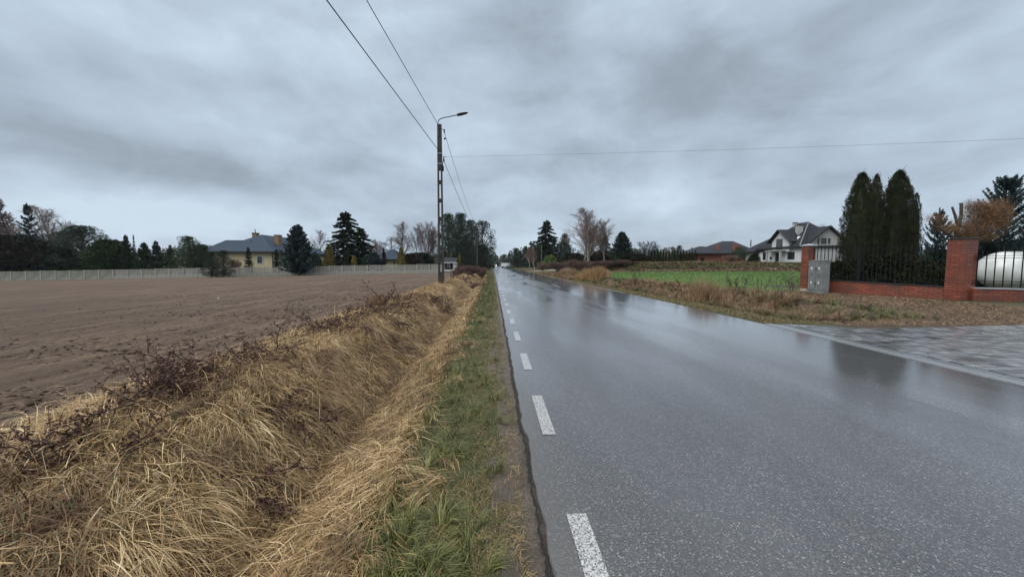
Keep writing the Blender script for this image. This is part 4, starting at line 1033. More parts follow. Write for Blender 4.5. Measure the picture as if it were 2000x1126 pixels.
# brown shrubs left of the ditch far end and on the right side
def shrub_clump(name, spots, kind, tm, cm, labels, cat='shrub'):
    for (px, D, top, wd), lb in zip(spots, labels): plant(name, kind, tm, cm, px, D, top, wd, lb, cat)
shrub_clump('shrub', [(918, 38, 517, 62), (941, 44, 521, 30), (893, 42, 525, 26)], 'bare_bush', 'twig_red', 'twig_red',
            ['large reddish-brown thicket beside the ditch behind the pole', 'reddish-brown shrub at the road end of the thicket', 'thin brown shrub left of the reddish thicket'])
shrub_clump('shrub', [(1128, 60, 505, 56), (1155, 62, 509, 50), (1186, 62, 507, 50), (1212, 62, 506, 46), (1234, 64, 510, 34), (1090, 70, 510, 50), (1060, 78, 514, 26)], 'bare_bush', 'twig_red', 'twig_red',
            ['reddish bare thicket in front of the forked birch', 'reddish bare thicket under the tallest birch', 'reddish bare thicket under the right birch', 'reddish bare thicket before the dense dark spruce', 'low reddish thicket at the left end of the bank',
             'brown bare thicket by the yellow-green shrub', 'low brown thicket by the roadside pole'])

# tall orange reed clumps
def reeds(name, px, D, top, wd, label, n=1500, cm='orange_reed', spread=.35):
    x0, y0 = XY(px, D); h = ZZ(top, D) - float(H(x0, y0)); hw = wd * D / F / 2
    r = np.random.default_rng(int(px)); xs = r.uniform(-1, 1, n) * hw; ys = r.normal(0, hw * .4, n)
    P_ = np.stack([xs, ys, H(x0 + xs, y0 + ys) - H(x0, y0)], 1)
    V, Fq, ti, tt = strips(P_, r.uniform(0, 6.28, n), r.uniform(1.2, 1.55, n), h * r.uniform(.45, 1.05, n) * (1 - .5 * np.abs(xs / hw) ** 3), np.full(n, .006) * max(1, D / 7), r.uniform(.1, spread, n), 5, np.clip(r.normal(.55, .2, n), 0, 1), r=r, wob=.2)
    e = obj(name, V, Fq, M[cm], attrs={'tint': ti}); e.location = (x0, y0, float(H(x0, y0)))
    return tag(e, label, 'plant')
reeds('reed_clump', 1157, 37, 520, 56, 'tall orange reed clump at the road side below the birches', 2600)
reeds('reed_clump', 1180, 40, 523, 26, 'shorter thin orange reeds at the right side of the big reed clump', 700)
reeds('reed_clump', 730, 9.3, 566, 34, 'thin tall pale-orange grass clump at the field edge left of the pole', 420)
reeds('reed_clump', 1381, 15.5, 536, 62, 'tall fluffy straw-orange grass clump in the weeds before the green field', 1200, 'dry_red', .9)
reeds('reed_clump', 1112, 52, 520, 36, 'brownish reeds left of the big orange reed clump', 700, 'dry_red')

# dark single weed stalks
def weed(px, D, top, label, n=5, cat='weed', spread=.28, seed=0):
    x0, y0 = XY(px, D); z0 = float(H(x0, y0)); h = ZZ(top, D) - z0; r = np.random.default_rng(int(px) + seed)
    P_ = np.stack([r.normal(0, .06, n), r.normal(0, .06, n), np.zeros(n)], 1)
    Dd = np.stack([r.normal(0, spread, n), r.normal(0, spread, n), np.ones(n)], 1)
    V, Fq, p, d = branches(P_, Dd, h * r.uniform(.6, 1.05, n), .006 * max(1, D / 10), .003, 5, 0, .1, 4, r)
    P2, D2, t2, i2 = spawn(p, d, 7, .3, 1, .6, r, .2)
    V2, F2, p2, d2 = branches(P2, D2, .16 * h, .003 * max(1, D / 10), .002, 2, 0, .2, 3, r)
    P3, D3, t3, i3 = spawn(p2, d2, 3, .4, 1, .6, r, 0)
    Vl, Fl = leaves(P3, D3, .05 * max(1, D / 16), .022 * max(1, D / 16), r)
    V, Fq = joinVF([(V, Fq), (V2, F2)])
    e = empty('weed_plant', (x0, y0, z0)); tag(e, label, cat)
    obj('stem', V, Fq, M['twig_dark'], e); obj('leaves', Vl, Fl, M['bramble_leaf'], e)
weed(1243, 24, 527, 'dark weed with a forked leafy tip at the near edge of the green field')
weed(1333, 19, 531, 'group of upright dark stalks in the left part of the weeds')
weed(1437, 17, 528, 'tallest dark upright stalks in front of the green field', 9)
weed(1452, 17, 540, 'shorter dark stalks right of the tallest ones', 6)
weed(1487, 17, 537, 'thin brown stalks in the middle right of the weeds', 7)
weed(1520, 18, 536, 'thin brown stalks left of the brick pillar weeds', 5)
weed(1548, 19, 531, 'dark bushy stalks beside the left brick pillar', 12)
weed(884, 24, 527, 'thin dark stalks just right of the concrete pole', 5)

# brambles on the left bank
def bramble(x0, y0, R, n, label, seed, hgt=.5, dir_=None, thick=1.0):
    r = np.random.default_rng(seed); z0 = float(H(x0, y0))
    P_ = np.stack([r.normal(0, R * .30, n), r.normal(0, R * .30, n), np.full(n, .02)], 1); P_[:, 2] += H(x0 + P_[:, 0], y0 + P_[:, 1]) - z0
    a = r.uniform(0, 6.28, n) if dir_ is None else r.normal(dir_, .7, n)
    Dd = np.stack([np.cos(a), np.sin(a), r.uniform(.3, 1.3, n)], 1)
    sc_ = max(1, math.hypot(x0, y0) / 6)
    V, Fq, p, d = branches(P_, Dd, R * r.uniform(.6, 1.35, n), .0075 * thick * sc_ ** .6, .003, 8, -1.1, .35, 5, r)
    P2, D2, t2, i2 = spawn(p, d, 13, .12, 1, .85, r, .1)
    V2, F2, p2, d2 = branches(P2, D2, R * .30 * r.uniform(.4, 1.2, len(t2)), .004 * sc_ ** .6, .0018, 3, -.3, .35, 3, r)
    P3, D3, t3, i3 = spawn(p2, d2, 9, .1, 1, .9, r, -.4)
    Vl, Fl = leaves(P3, D3, .026 * r.uniform(.4, 1.4, len(P3)) * sc_ ** .5, .015 * sc_ ** .5, r)
    V, Fq = joinVF([(V, Fq), (V2, F2)])
    e = empty('bramble', (x0, y0, z0)); tag(e, label, 'bramble')
    obj('stem', V, Fq, M['bramble'], e); obj('leaves', Vl, Fl, M['bramble_leaf'], e)
bramble(-2.6, 3.3, .55, 46, 'big dark bramble tangle at the field edge, nearest of the large ones', 31, thick=1.3, dir_=2.6, )
bramble(-2.75, 2.5, .42, 40, 'low dark bramble thicket with canes over the straw at the near end of the bank', 43, thick=1.4)
bramble(-2.75, 4.4, .55, 34, 'dark bramble tangle just beyond the nearest one, against the ploughed field', 32)
bramble(-3.0, 2.3, .5, 14, 'long thick bramble canes reaching out of the grass at lower left', 33, thick=1.9, dir_=2.4)
bramble(-1.75, 2.6, .38, 16, 'small dark bramble in the ditch grass below the fountain-shaped tussock', 34)
bramble(-2.0, 3.5, .36, 20, 'dark bramble patch on the inner side of the ditch bank', 35)
bramble(-2.8, 6.4, .6, 34, 'dark bramble tangle in the middle of the bank crest', 36)
bramble(-2.7, 9.2, .75, 40, 'dark bramble tangle beside the pale-orange grass clump', 37)
bramble(-2.3, 7.6, .6, 26, 'brown bramble hanging into the ditch halfway to the pole', 38)
bramble(-3.2, 12.0, .8, 34, 'brown bramble on the bank in front of the pole', 39)
bramble(-1.9, 12.5, .6, 26, 'brown bramble in the ditch in front of the pole', 40)
bramble(-1.7, 27, 1.1, 30, 'dark bramble in the ditch behind the pole', 41)
bramble(-2.9, 1.6, .5, 9, 'thin bramble canes at the lower left corner of the scene', 42, thick=1.5)

# ------------------------------------------------------------------ far forest on the horizon
def forest(name, pts, n, h0, h1, label, cm, per=150, dep=14, seed=3):
    r = np.random.default_rng(seed); Cs, Ds, Ls = [], [], []
    P_ = np.array(pts, float); seg = np.linalg.norm(np.diff(P_, axis=0), axis=1); cum = np.concatenate([[0], np.cumsum(seg)])
    for i in range(n):
        s = r.uniform(0, cum[-1]); x = np.interp(s, cum, P_[:, 0]) + r.normal(0, dep * .3); y = np.interp(s, cum, P_[:, 1]) + r.uniform(0, dep)
        h = r.uniform(h0, h1) * (1 + .22 * math.sin(s * .05) + .15 * math.sin(s * .13 + 2)); wd = h * r.uniform(.3, .55)
        t = r.uniform(0, 1, per); a = r.uniform(0, 6.28, per); con = r.uniform() < .5
        rr = wd * .5 * ((1 - t) ** .8 if con else np.sqrt(np.clip(1 - (1.6 * t - .7) ** 2, 0.02, 1))) * r.uniform(.6, 1.1, per)
        z = float(H(x, y)) + t * h
        Cs.append(np.stack([x + rr * np.cos(a), y + rr * np.sin(a), z], 1)); Ds.append(np.stack([np.cos(a), np.sin(a), r.normal(.3, .4, per)], 1)); Ls.append(np.full(per, h * .10))
    V, Fq = leaves(np.concatenate(Cs), np.concatenate(Ds), np.concatenate(Ls), np.concatenate(Ls) * .55, r)
    tag(obj(name, V, Fq, M[cm]), label, 'forest', kind='stuff')
forest('forest', [XY(-300, 150), XY(100, 140), XY(450, 150), XY(860, 170)], 520, 4, 6.8, 'low dark woodland behind the houses on the left', 'green', 190)
forest('forest', [XY(800, 420), XY(955, 520), XY(975, 640), XY(1060, 520), XY(1300, 420)], 230, 9, 14, 'distant blue-grey woodland on the horizon at the end of the road', 'pine', 110, 40, 4)
forest('forest', [XY(1130, 140), XY(1300, 150), XY(1500, 160), XY(1900, 150), XY(2300, 130)], 420, 3.2, 5.6, 'low woodland behind the houses on the right', 'green', 200, 14, 5)
forest('forest', [XY(1012, 170), XY(1040, 135), XY(1095, 118), XY(1140, 112)], 70, 4, 7, 'dark undergrowth behind the roadside trees on the right', 'spruce', 220, 8, 6)
forest('forest', [XY(870, 110), XY(920, 112), XY(948, 125)], 40, 4, 7, 'dark undergrowth under the pine grove', 'spruce', 220, 8, 7)

# ------------------------------------------------------------------ houses (local x to the right along the image, y away, z up; metres from pixels)
def house_frame(name, px0, D, zpx, label, cat='house'):
    """origin at pixel column px0 on the ground row zpx, front parallel to the picture plane"""
    x, y = XY(px0, D); z = ZZ(zpx, D, px0)
    e = empty(name, (x, y, z), -YAW); tag(e, label, cat); return e
def window(par, x0, x1, z0, z1, y, mframe='frame_white', fr=.08, mull=True):
    mb = MB(); t = fr
    mb.box(x0, x1, y - .06, y + .04, z1 - t, z1).box(x0, x1, y - .06, y + .04, z0, z0 + t)
    mb.box(x0, x0 + t, y - .06, y + .04, z0 + t, z1 - t).box(x1 - t, x1, y - .06, y + .04, z0 + t, z1 - t)
    if mull and x1 - x0 > .9: xm = (x0 + x1) / 2; mb.box(xm - t * .35, xm + t * .35, y - .055, y + .035, z0 + t, z1 - t)
    f = mb.build('window', M[mframe], par)
    MB().box(x0 + t, x1 - t, y - .02, y + .02, z0 + t, z1 - t).build('pane', M['glass'], f)
def hip(mb, x0, x1, y0, y1, ze, zr, rx0, rx1, t=.14):
    ym = (y0 + y1) / 2
    A, B, C_, D_ = (x0, y0, ze), (x1, y0, ze), (x1, y1, ze), (x0, y1, ze); R0, R1 = (rx0, ym, zr), (rx1, ym, zr)
    if abs(rx0 - rx1) < .01: mb.slab([A, B, R0], t); mb.slab([C_, D_, R0], t)
    else: mb.slab([A, B, R1, R0], t); mb.slab([C_, D_, R0, R1], t)
    mb.slab([B, C_, R1], t); mb.slab([D_, A, R0], t)
def fascia(mb, x0, x1, y0, y1, z, h=.26):
    mb.box(x0, x1, y0 - .012, y0 + .10, z - h, z - .03).box(x0, x1, y1 - .10, y1 + .012, z - h, z - .03)
    mb.box(x0 - .012, x0 + .1, y0 + .11, y1 - .11, z - h, z - .03).box(x1 - .1, x1 + .012, y0 + .11, y1 - .11, z - h, z - .03)

# cream bungalow (axes parallel to the road; XC, D are camera-frame metres)
def frame_at(name, Xc, D, z, label, cat='house'):
    p = np.array([0, 0, 0]) + np.array([Rt[0], Rt[1], 0]) * Xc + np.array([Hd[0], Hd[1], 0]) * D
    e = empty(name, (p[0], p[1], z), -YAW); return tag(e, label, cat)
e = frame_at('bungalow', -54.5, 66, .9, 'cream single-storey house with slate-blue hipped roof and two brick chimneys behind the concrete fence')
ze = 2.9
MB().box(.4, 11.6, .7, 19, -.8, ze - .15).build('wall', M['cream'], e)
MB().box(-1.2, .39, 1.0, 6, -.8, ze - .17).build('side_wall', M['cream'], e)
mb = MB(); 
def hipy(mb, x0, x1, y0, y1, ze, zr, ry0, ry1, t=.14):
    xm = (x0 + x1) / 2; A, B, C_, D_ = (x0, y0, ze), (x1, y0, ze), (x1, y1, ze), (x0, y1, ze); R0, R1 = (xm, ry0, zr), (xm, ry1, zr)
    mb.slab([A, B, R0], t); mb.slab([B, C_, R1, R0], t); mb.slab([C_, D_, R1], t); mb.slab([D_, A, R0, R1], t)
hipy(mb, .5, 12.2, 0, 19.8, ze, 6.3, 5.4, 15.6)
hip(mb, -1.6, 7, .35, 6.2, ze - .01, 5.1, 1.2, 6)
rf = mb.build('roof', M['roof_blue'], e)
mb = MB(); fascia(mb, -1.55, 12.15, .04, 19.7, ze); mb.build('gutter', M['fascia'], e)
def chim(xa, xb, ya, yb, za, zb, m_, par, capm='fascia'):
    MB().box(xa, xb, ya, yb, za, zb).build('chimney', M[m_], par); MB().box(xa - .08, xb + .08, ya - .08, yb + .08, zb + .002, zb + .12).build('chimney_cap', M[capm], par)
chim(4.5, 5.3, 5.6, 6.5, 3.5, 6.55, 'yellowbrick', rf); chim(9.2, 10.0, 4.9, 6.0, 3.0, 6.1, 'yellowbrick', rf)
MB().tube([(4.9, 6, 6.67), (4.9, 6, 7.1), (4.75, 6, 7.4)], .07, 6).build('chimney_cowl', M['steel'], rf)
window(e, 8.6, 9.7, .75, 2.15, .68, mull=False)
MB().tube([(11.45, .62, ze - .2), (11.45, .62, -.5)], .06, 6).build('downpipe', M['fascia'], e)
# small grey-roofed house
S = 88 / F
e = house_frame('bungalow', 735, 88, 520, 'small distant house with blue-grey hipped roof among shrubs')
gx = lambda p: (p - 735) * S
gz = lambda q: (520 - q) * S
mb = MB().box(gx(738), gx(777), 1, 8, -.4, gz(507)); mb.build('wall', M['cream'], e)
mb = MB(); hip(mb, gx(722), gx(781), 0, 9, gz(506), gz(485.5), gx(752), gx(760)); mb.build('roof', M['roof_blue'], e)
mb = MB(); fascia(mb, gx(722.5), gx(780.5), .08, 8.9, gz(506), .3); mb.build('gutter', M['fascia'], e)
window(e, gx(765), gx(771), gz(516), gz(510), .98)
# dark-roofed shed at the fence end
D_ = 64.5; S = D_ / F
e = house_frame('shed', 865, D_, 528, 'small shed with dark roof, white trim and an arched white opening at the fence end', 'shed')
gx = lambda p: (p - 865) * S
gz = lambda q: (528 - q) * S
MB().box(gx(866), gx(867.6), 0, 2.2, -.1, gz(512)).box(gx(884.5), gx(890), 0, 2.2, -.1, gz(512)).box(gx(867.7), gx(884.4), 1.2, 2.2, -.1, gz(512)).box(gx(867.7), gx(884.4), 0, .2, -.1, gz(526)).build('wall', M['white_wall'], e)
mb = MB(); mb.slab([(gx(864), -.4, gz(512)), (gx(892), -.4, gz(512)), (gx(892), 1.2, gz(502.5)), (gx(864), 1.2, gz(502.5))], .08); mb.slab([(gx(864), 2.8, gz(512)), (gx(892), 2.8, gz(512)), (gx(892), 1.2, gz(502.5)), (gx(864), 1.2, gz(502.5))], .08); mb.build('roof', M['roof_grey'], e)
MB().box(gx(864), gx(892), -.44, -.38, gz(513.2), gz(512)).build('trim', M['frame_white'], e)
mb = MB()
mb.box(gx(870.6), gx(873.2), 1.1, 1.16, gz(523), gz(515)).box(gx(874.6), gx(877.2), 1.1, 1.16, gz(523), gz(515)).box(gx(871.2), gx(876.6), 1.1, 1.16, gz(515), gz(513.9)); mb.build('window', M['frame_white'], e)
MB().box(gx(867.8), gx(884.3), 1.14, 1.19, gz(525.8), gz(512.2)).build('opening', M['black'], e)

# white house with dark roof: near corner of the walls is the origin, x right, y away from the camera
e = frame_at('house', 58.2, 75, 1.9, 'white two-storey house with graphite tiled roof, balcony gable and light chimney')
ze = 3.2
mb = MB().box(0, 10.4, 0, 12.2, -.9, ze - .15).box(.6, 9, 12.25, 18.3, -.9, 2.45)
mb.add([(-.5, 2.4, -.9 + 3.2), (-.5, 7.5, 2.3), (-.5, 7.5, 4.55), (-.5, 4.95, 6.75), (-.5, 2.4, 4.55), (3, 2.4, 2.3), (3, 7.5, 2.3), (3, 7.5, 4.55), (3, 4.95, 6.75), (3, 2.4, 4.55)],
       [(0, 4, 3, 2, 1), (0, 5, 9, 4), (1, 2, 7, 6), (5, 6, 7, 8, 9), (0, 1, 6, 5)])
mb.build('wall', M['white_wall'], e)
mb = MB()
mb.add([(1.6, -.5, -.9), (8.2, -.5, -.9), (8.2, -.5, 4.3), (4.9, -.5, 6.95), (1.6, -.5, 4.3), (1.6, 3, -.9), (8.2, 3, -.9), (8.2, 3, 4.3), (4.9, 3, 6.95), (1.6, 3, 4.3)],
       [(0, 1, 2, 3, 4), (0, 4, 9, 5), (1, 6, 7, 2), (5, 9, 8, 7, 6)])
mb.build('gable_wall', M['grey_wall'], e)
mb = MB(); hipy(mb, -.7, 11.1, -.7, 13.0, ze, 8.6, 4.7, 7.8, .16); hipy(mb, -.5, 9.8, 9.8, 19.2, 2.7, 6.0, 12, 15, .14)
# dormer gable facing the road (ridge along x) and gable facing the camera (ridge along y)
mb.slab([(-1.1, 1.7, 4.35), (-1.1, 4.95, 7.05), (3.6, 4.95, 7.05), (3.6, 1.7, 4.35)], .16); mb.slab([(-1.1, 8.2, 4.35), (-1.1, 4.952, 7.05), (3.6, 4.952, 7.05), (3.6, 8.2, 4.35)], .16)
mb.slab([(1.0, -1.1, 3.95), (4.9, -1.1, 7.25), (4.9, 3.6, 7.25), (1.0, 3.6, 3.95)], .16); mb.slab([(8.8, -1.1, 3.95), (4.902, -1.1, 7.25), (4.902, 3.6, 7.25), (8.8, 3.6, 3.95)], .16)
rf = mb.build('roof', M['roof_grey'], e)
mb = MB()
for (a_, b_) in (((-1.14, 1.66, 4.28), (-1.14, 4.95, 7.0)), ((-1.14, 8.24, 4.28), (-1.14, 4.95, 7.0))): mb.beam(a_, b_, .30, .08)
for (a_, b_) in (((.95, -1.14, 3.88), (4.9, -1.14, 7.2)), ((8.85, -1.14, 3.88), (4.9, -1.14, 7.2))): mb.beam(a_, b_, .08, .30)
fascia(mb, -.68, 11.08, -.68, 12.9, ze, .32); fascia(mb, -.48, 9.7, 13.1, 19.1, 2.7, .3); mb.build('barge_board', M['fascia'], e)
hl = MB().beam((-.7, -.7, ze + .09), (5.2, 4.7, 8.69), .2, .08); hl.beam((5.2, 4.7, 8.69), (5.2, 7.8, 8.69), .2, .08); hl.build('ridge_tiles', M['roof_ridge'], rf)
chim(2.0, 2.95, 3.3, 4.2, 4.5, 7.75, 'grey_wall', rf); chim(4.4, 5.0, 7.6, 8.2, 6.0, 8.75, 'grey_wall', rf)
kx = (8.6 - ze) / 5.9
def onl(x_, y_): return (x_, y_, ze + (x_ + .7) * kx + .08)
MB().slab([onl(.75, 2.2), onl(.75, 3.2), onl(1.65, 3.2), onl(1.65, 2.2)], .06).build('skylight', M['roof_white'], rf)
def windowx(par, y0, y1, z0, z1, x, mframe='fascia', fr=.08):
    """window in a wall facing -x"""
    mb = MB(); t = fr
    mb.box(x - .06, x + .04, y0, y1, z1 - t, z1).box(x - .06, x + .04, y0, y1, z0, z0 + t).box(x - .06, x + .04, y0, y0 + t, z0 + t, z1 - t).box(x - .06, x + .04, y1 - t, y1, z0 + t, z1 - t)
    f = mb.build('window', M[mframe], par); MB().box(x - .02, x + .02, y0 + t, y1 - t, z0 + t, z1 - t).build('pane', M['glass'], f)
windowx(e, 9.7, 11.0, .65, 2.3, -.01); windowx(e, 1.4, 3.3, .65, 2.2, -.01); windowx(e, 5.8, 6.9, 0, 2.1, -.01); windowx(e, 4.3, 6.1, 2.75, 5.05, -.51)
windowx(e, 13.6, 15.4, .3, 2.2, .59)
for a_, b_ in ((3.0, 3.35), (3.7, 4.75), (5.1, 5.5)): window(e, a_, b_, 3.7, 4.85, -.51, 'fascia')
MB().box(-1.7, -.02, 3.2, 8.0, 2.45, 2.62).build('balcony', M['grey_wall'], e)
for y_ in (3.5, 7.6): MB().box(-1.6, -1.3, y_ - .15, y_ + .15, -.9, 2.447).build('column', M['grey_wall'], e)
MB().tube([(-.01, 8.3, 1.0), (-.14, 8.3, 1.0)], .3, 12).build('wall_lamp', M['black'], e)
MB().tube([(-.51, 4.95, 6.1), (-.62, 4.95, 6.1)], .15, 10).build('gable_lamp', M['roof_white'], e)

# unfinished brick bungalow
D_ = 93; S = D_ / F
e = house_frame('bungalow', 1355, D_, 513, 'unplastered red brick bungalow with low graphite roof left of the white house')
gx = lambda p: (p - 1355) * S
gz = lambda q: (513 - q) * S
ze = gz(494)
MB().box(gx(1368), gx(1476), 1.2, 11, -.6, ze - .15).build('wall', M['redbrick_far'], e)
mb = MB(); hip(mb, gx(1354), gx(1440), .3, 11, ze, gz(479), gx(1386), gx(1396)); hip(mb, gx(1385), gx(1492), .8, 14, ze + .01, gz(467.5), gx(1441), gx(1464))
mb.slab([(gx(1380), 1.2, ze + .06), (gx(1450), 1.2, ze + .06), (gx(1450), 5, gz(482.4)), (gx(1396), 5, gz(482.4))], .1)
rf = mb.build('roof', M['roof_grey'], e)
mb = MB(); fascia(mb, gx(1354.5), gx(1491), .35, 10.9, ze, .3); mb.build('gutter', M['fascia'], e)
MB().box(gx(1411), gx(1416), 2.4, 3.1, gz(487), gz(477.5)).build('chimney', M['redbrick_far'], rf)
MB().box(gx(1440), gx(1445.5), 1.4, 2.1, gz(489), gz(475)).build('chimney', M['redbrick_far'], rf); MB().box(gx(1446), gx(1449.5), 1.5, 2.1, gz(489), gz(478)).build('chimney', M['redbrick_far'], rf)
MB().tube([(gx(1484.5), 4, gz(480)), (gx(1484.5), 4, gz(467))], .12, 6).build('flue', M['black'], rf)
MB().box(gx(1372), gx(1380), 1.16, 1.24, -.3, gz(503)).build('opening', M['black'], e)

# ------------------------------------------------------------------ concrete fence (posts and openwork panels)
fd = FB - FA; flen = np.linalg.norm(fd); fdir = fd / flen; ang = math.atan2(fd[1], fd[0])
nP = int(flen / 2.06)
fe = empty('concrete_fence', (FA[0], FA[1], 0), 0); tag(fe, 'long pale precast concrete fence with openwork upper panels behind the ploughed field', 'fence')
mb = MB().box(-.07, .07, -.07, .07, -.4, 1.52); post_me = mb.build('post', M['concrete'], fe).data
def panel(variant):
    mb = MB(); mb.box(0, 1.92, -.025, .025, -.35, .50)
    for b0 in (.515, 1.015):
        if variant == 2:
            mb.box(0, 1.92, -.022, .022, b0, b0 + .485)
            for k in range(5):
                for j in range(3): mb.box(.1 + k * .37 + .1 * (j % 2), .36 + k * .37 + .1 * (j % 2), -.032, -.0225, b0 + .04 + j * .15, b0 + .15 + j * .15)
            continue
        mb.box(0, 1.92, -.022, .022, b0, b0 + .085).box(0, 1.92, -.022, .022, b0 + .40, b0 + .485)
        mb.box(0, .055, -.022, .022, b0 + .086, b0 + .399).box(1.865, 1.92, -.022, .022, b0 + .086, b0 + .399)
        if variant == 0:
            for q in (.135, .255): mb.box(.056, 1.864, -.02, .02, b0 + q, b0 + q + .07)
            for rr_, (qa, qb) in enumerate(((.086, .134), (.221, .254), (.341, .399))):
                for k in range(4): xx_ = .26 + k * .42 + (.2 if rr_ % 2 else 0); mb.box(xx_, xx_ + .14, -.02, .02, b0 + qa, b0 + qb)
        else:
            for k in range(7):
                xx_ = .20 + k * .235; mb.box(xx_, xx_ + .15, -.02, .02, b0 + .086, b0 + .399)
            mb.box(.3, 1.7, -.017, .017, b0 + .2, b0 + .27)
    return mb
pm = [panel(0).build('panel', M['concrete_open'], fe), panel(1).build('panel', M['concrete_open'], fe), panel(2).build('panel', M['concrete_moss'], fe)]
for i in range(nP + 1):
    p = FA + fdir * i * 2.06; z = float(H(p[0], p[1] - .3)) + random.uniform(-.03, .03)
    if i == 0: po_ = [c for c in fe.children if c.name.startswith('post')][0]
    else: po_ = inst('post', post_me, fe)
    po_.location = (p[0] - FA[0], p[1] - FA[1], z); po_.rotation_euler = (0, 0, ang)
    if i == nP: break
    q = p + fdir * .07; vv = 2 if i < 13 else (1 if (i % 5 in (2, 3)) else 0)
    pn = pm[vv] if not pm[vv].get('used') else inst('panel', pm[vv].data, fe)
    pn['used'] = 1; pn.location = (q[0] - FA[0], q[1] - FA[1], z); pn.rotation_euler = (0, 0, ang)
for p_ in pm:
    if not p_.get('used'): bpy.data.objects.remove(p_)

# ------------------------------------------------------------------ concrete street-light pole
px_, py_ = XY(861.5, 21.2); px_, py_ = float(px_), float(py_); pz = float(H(px_, py_))
HT = ZZ(243, 21.2) - pz
pe = empty('utility_pole', (px_, py_, pz)); tag(pe, 'nearest dark concrete ladder pole carrying the street lamp and cables on the left bank', 'pole')
hs = ZZ(333, 21.2) - pz; hb = .75
def pw(z): return .165 - .045 * z / HT   # half width
mb = MB()
def frust(mb, z0, z1, xa0, xb0, xa1, xb1, d0, d1):
    V = [(xa0, -d0, z0), (xb0, -d0, z0), (xb0, d0, z0), (xa0, d0, z0), (xa1, -d1, z1), (xb1, -d1, z1), (xb1, d1, z1), (xa1, d1, z1)]
    mb.add(V, [(0, 3, 2, 1), (4, 5, 6, 7), (0, 1, 5, 4), (1, 2, 6, 5), (2, 3, 7, 6), (3, 0, 4, 7)])
frust(mb, -.4, hb, -pw(0), pw(0), -pw(hb), pw(hb), .11, .11)
fr_ = .095
for sgn in (-1, 1):
    a0, a1 = sorted((sgn * pw(hb), sgn * (pw(hb) - fr_))); b0, b1 = sorted((sgn * pw(hs), sgn * (pw(hs) - fr_ * .85)))
    frust(mb, hb, hs, a0, a1, b0, b1, .11, .09)
z = hb + .85
while z < hs - .3:
    w_ = pw(z) - fr_ * .9; mb.box(-w_, w_, -.06, .06, z, z + .22); z += 1.02
frust(mb, hs, HT, -pw(hs), pw(hs), -pw(HT), pw(HT), .09, .075)
mb.build('pole_shaft', M['pole_conc'], pe, bevel=.008)
zr = lambda q: ZZ(q, 21.2) - pz
MB().tube([(-.06, -.10, HT - .7), (-.06, -.10, HT + .05), (-.04, -.10, HT + .16), (.05, -.10, HT + .26), (.25, -.10, HT + .33), (1.05, -.10, HT + .50)], .028, 8).build('lamp_arm', M['steel'], pe)
mb = MB(); a = Vector((1.0, -.1, HT + .49)); d = Vector((.97, 0, .22)).normalized(); n_ = Vector((-d.z, 0, d.x))
for (s0, s1, w0, w1, t0, t1) in ((0, .22, .05, .10, .05, .045), (.22, .50, .10, .09, .045, .03), (.50, .62, .09, .03, .03, .012)):
    P0 = a + d * s0; P1 = a + d * s1
    V = [P0 + Vector((0, -w0, 0)) - n_ * t0, P0 + Vector((0, w0, 0)) - n_ * t0, P0 + Vector((0, w0, 0)) + n_ * t0, P0 + Vector((0, -w0, 0)) + n_ * t0,
         P1 + Vector((0, -w1, 0)) - n_ * t1, P1 + Vector((0, w1, 0)) - n_ * t1, P1 + Vector((0, w1, 0)) + n_ * t1, P1 + Vector((0, -w1, 0)) + n_ * t1]
    mb.add(V, [(0, 1, 2, 3), (7, 6, 5, 4), (0, 4, 5, 1), (1, 5, 6, 2), (2, 6, 7, 3), (3, 7, 4, 0)])
mb.build('lamp_head', M['black'], pe)
for q, nm in ((300, 'band'), (320, 'band'), (250, 'band')):
    z = zr(q); w_ = pw(z) + .008; MB().box(-w_, w_, -.10, .10, z - .02, z + .02).build(nm, M['cap_white'] if q > 260 else M['steel'], pe)
MB().box(pw(zr(330)) - .02, pw(zr(330)) + .08, -.06, .06, zr(334), zr(324)).build('junction_box', M['black'], pe)
mb = MB().tube([(.1, 0, zr(253)), (.26, 0, zr(253))], .012, 6).tube([(.26, 0, zr(252)), (.27, 0, zr(259))], .035, 8); mb.tube([(.25, 0, zr(270)), (.34, 0, zr(271))], .05, 8); mb.build('insulator', M['black'], pe)
mb = MB().tube([(.1, 0, zr(304)), (.22, 0, zr(306)), (.36, 0, zr(306))], .014, 6).tube([(.22, 0, zr(307)), (.25, 0, zr(316))], .03, 8); mb.build('bracket', M['black'], pe)
MB().tube([(.22, -.02, zr(308)), (.17, -.02, zr(318)), (.15, -.02, zr(328))], .02, 6).build('drop_wire', M['cable'], pe)
def cable(name, a, b, sag, r, label, n=24, mt='cable'):
    a = np.array(a, float); b = np.array(b, float); pts = []
    for i in range(n + 1):
        t = i / n; p = a * (1 - t) + b * t; p[2] -= 4 * sag * t * (1 - t); pts.append(tuple(p))
    e = MB().tube(pts, r, 5).build(name, M[mt], None, True); return tag(e, label, 'cable')
A1 = (px_ - .05, py_, pz + HT - .05); A2 = (px_ - .1, py_, pz + zr(292))
q1 = W(717, -30, 10.5); q2 = W(640, -30, 8.5)
def ext(a, q, y): k = (y - a[1]) / (q[1] - a[1]); return (a[0] + (q[0] - a[0]) * k, y, a[2] + (q[2] - a[2]) * k)
def thru(a, px0, D, ytop):
    """end point behind the camera so that the cable passes column px0 at row 0"""
    q = W(px0, 0, D); k = (-20 - a[1]) / (q[1] - a[1]); return (a[0] + (q[0] - a[0]) * k, -20.0, a[2] + (q[2] - a[2]) * k)
c1 = thru(A1, 717, 11.8, 0); c2 = thru(A2, 640, 9.6, 0)
cable('overhead_cable', A1, c1, .05, .014, 'upper overhead cable running from the pole top over the camera')
cable('overhead_cable', A2, c2, .05, .017, 'thicker lower overhead cable running from the pole over the camera')
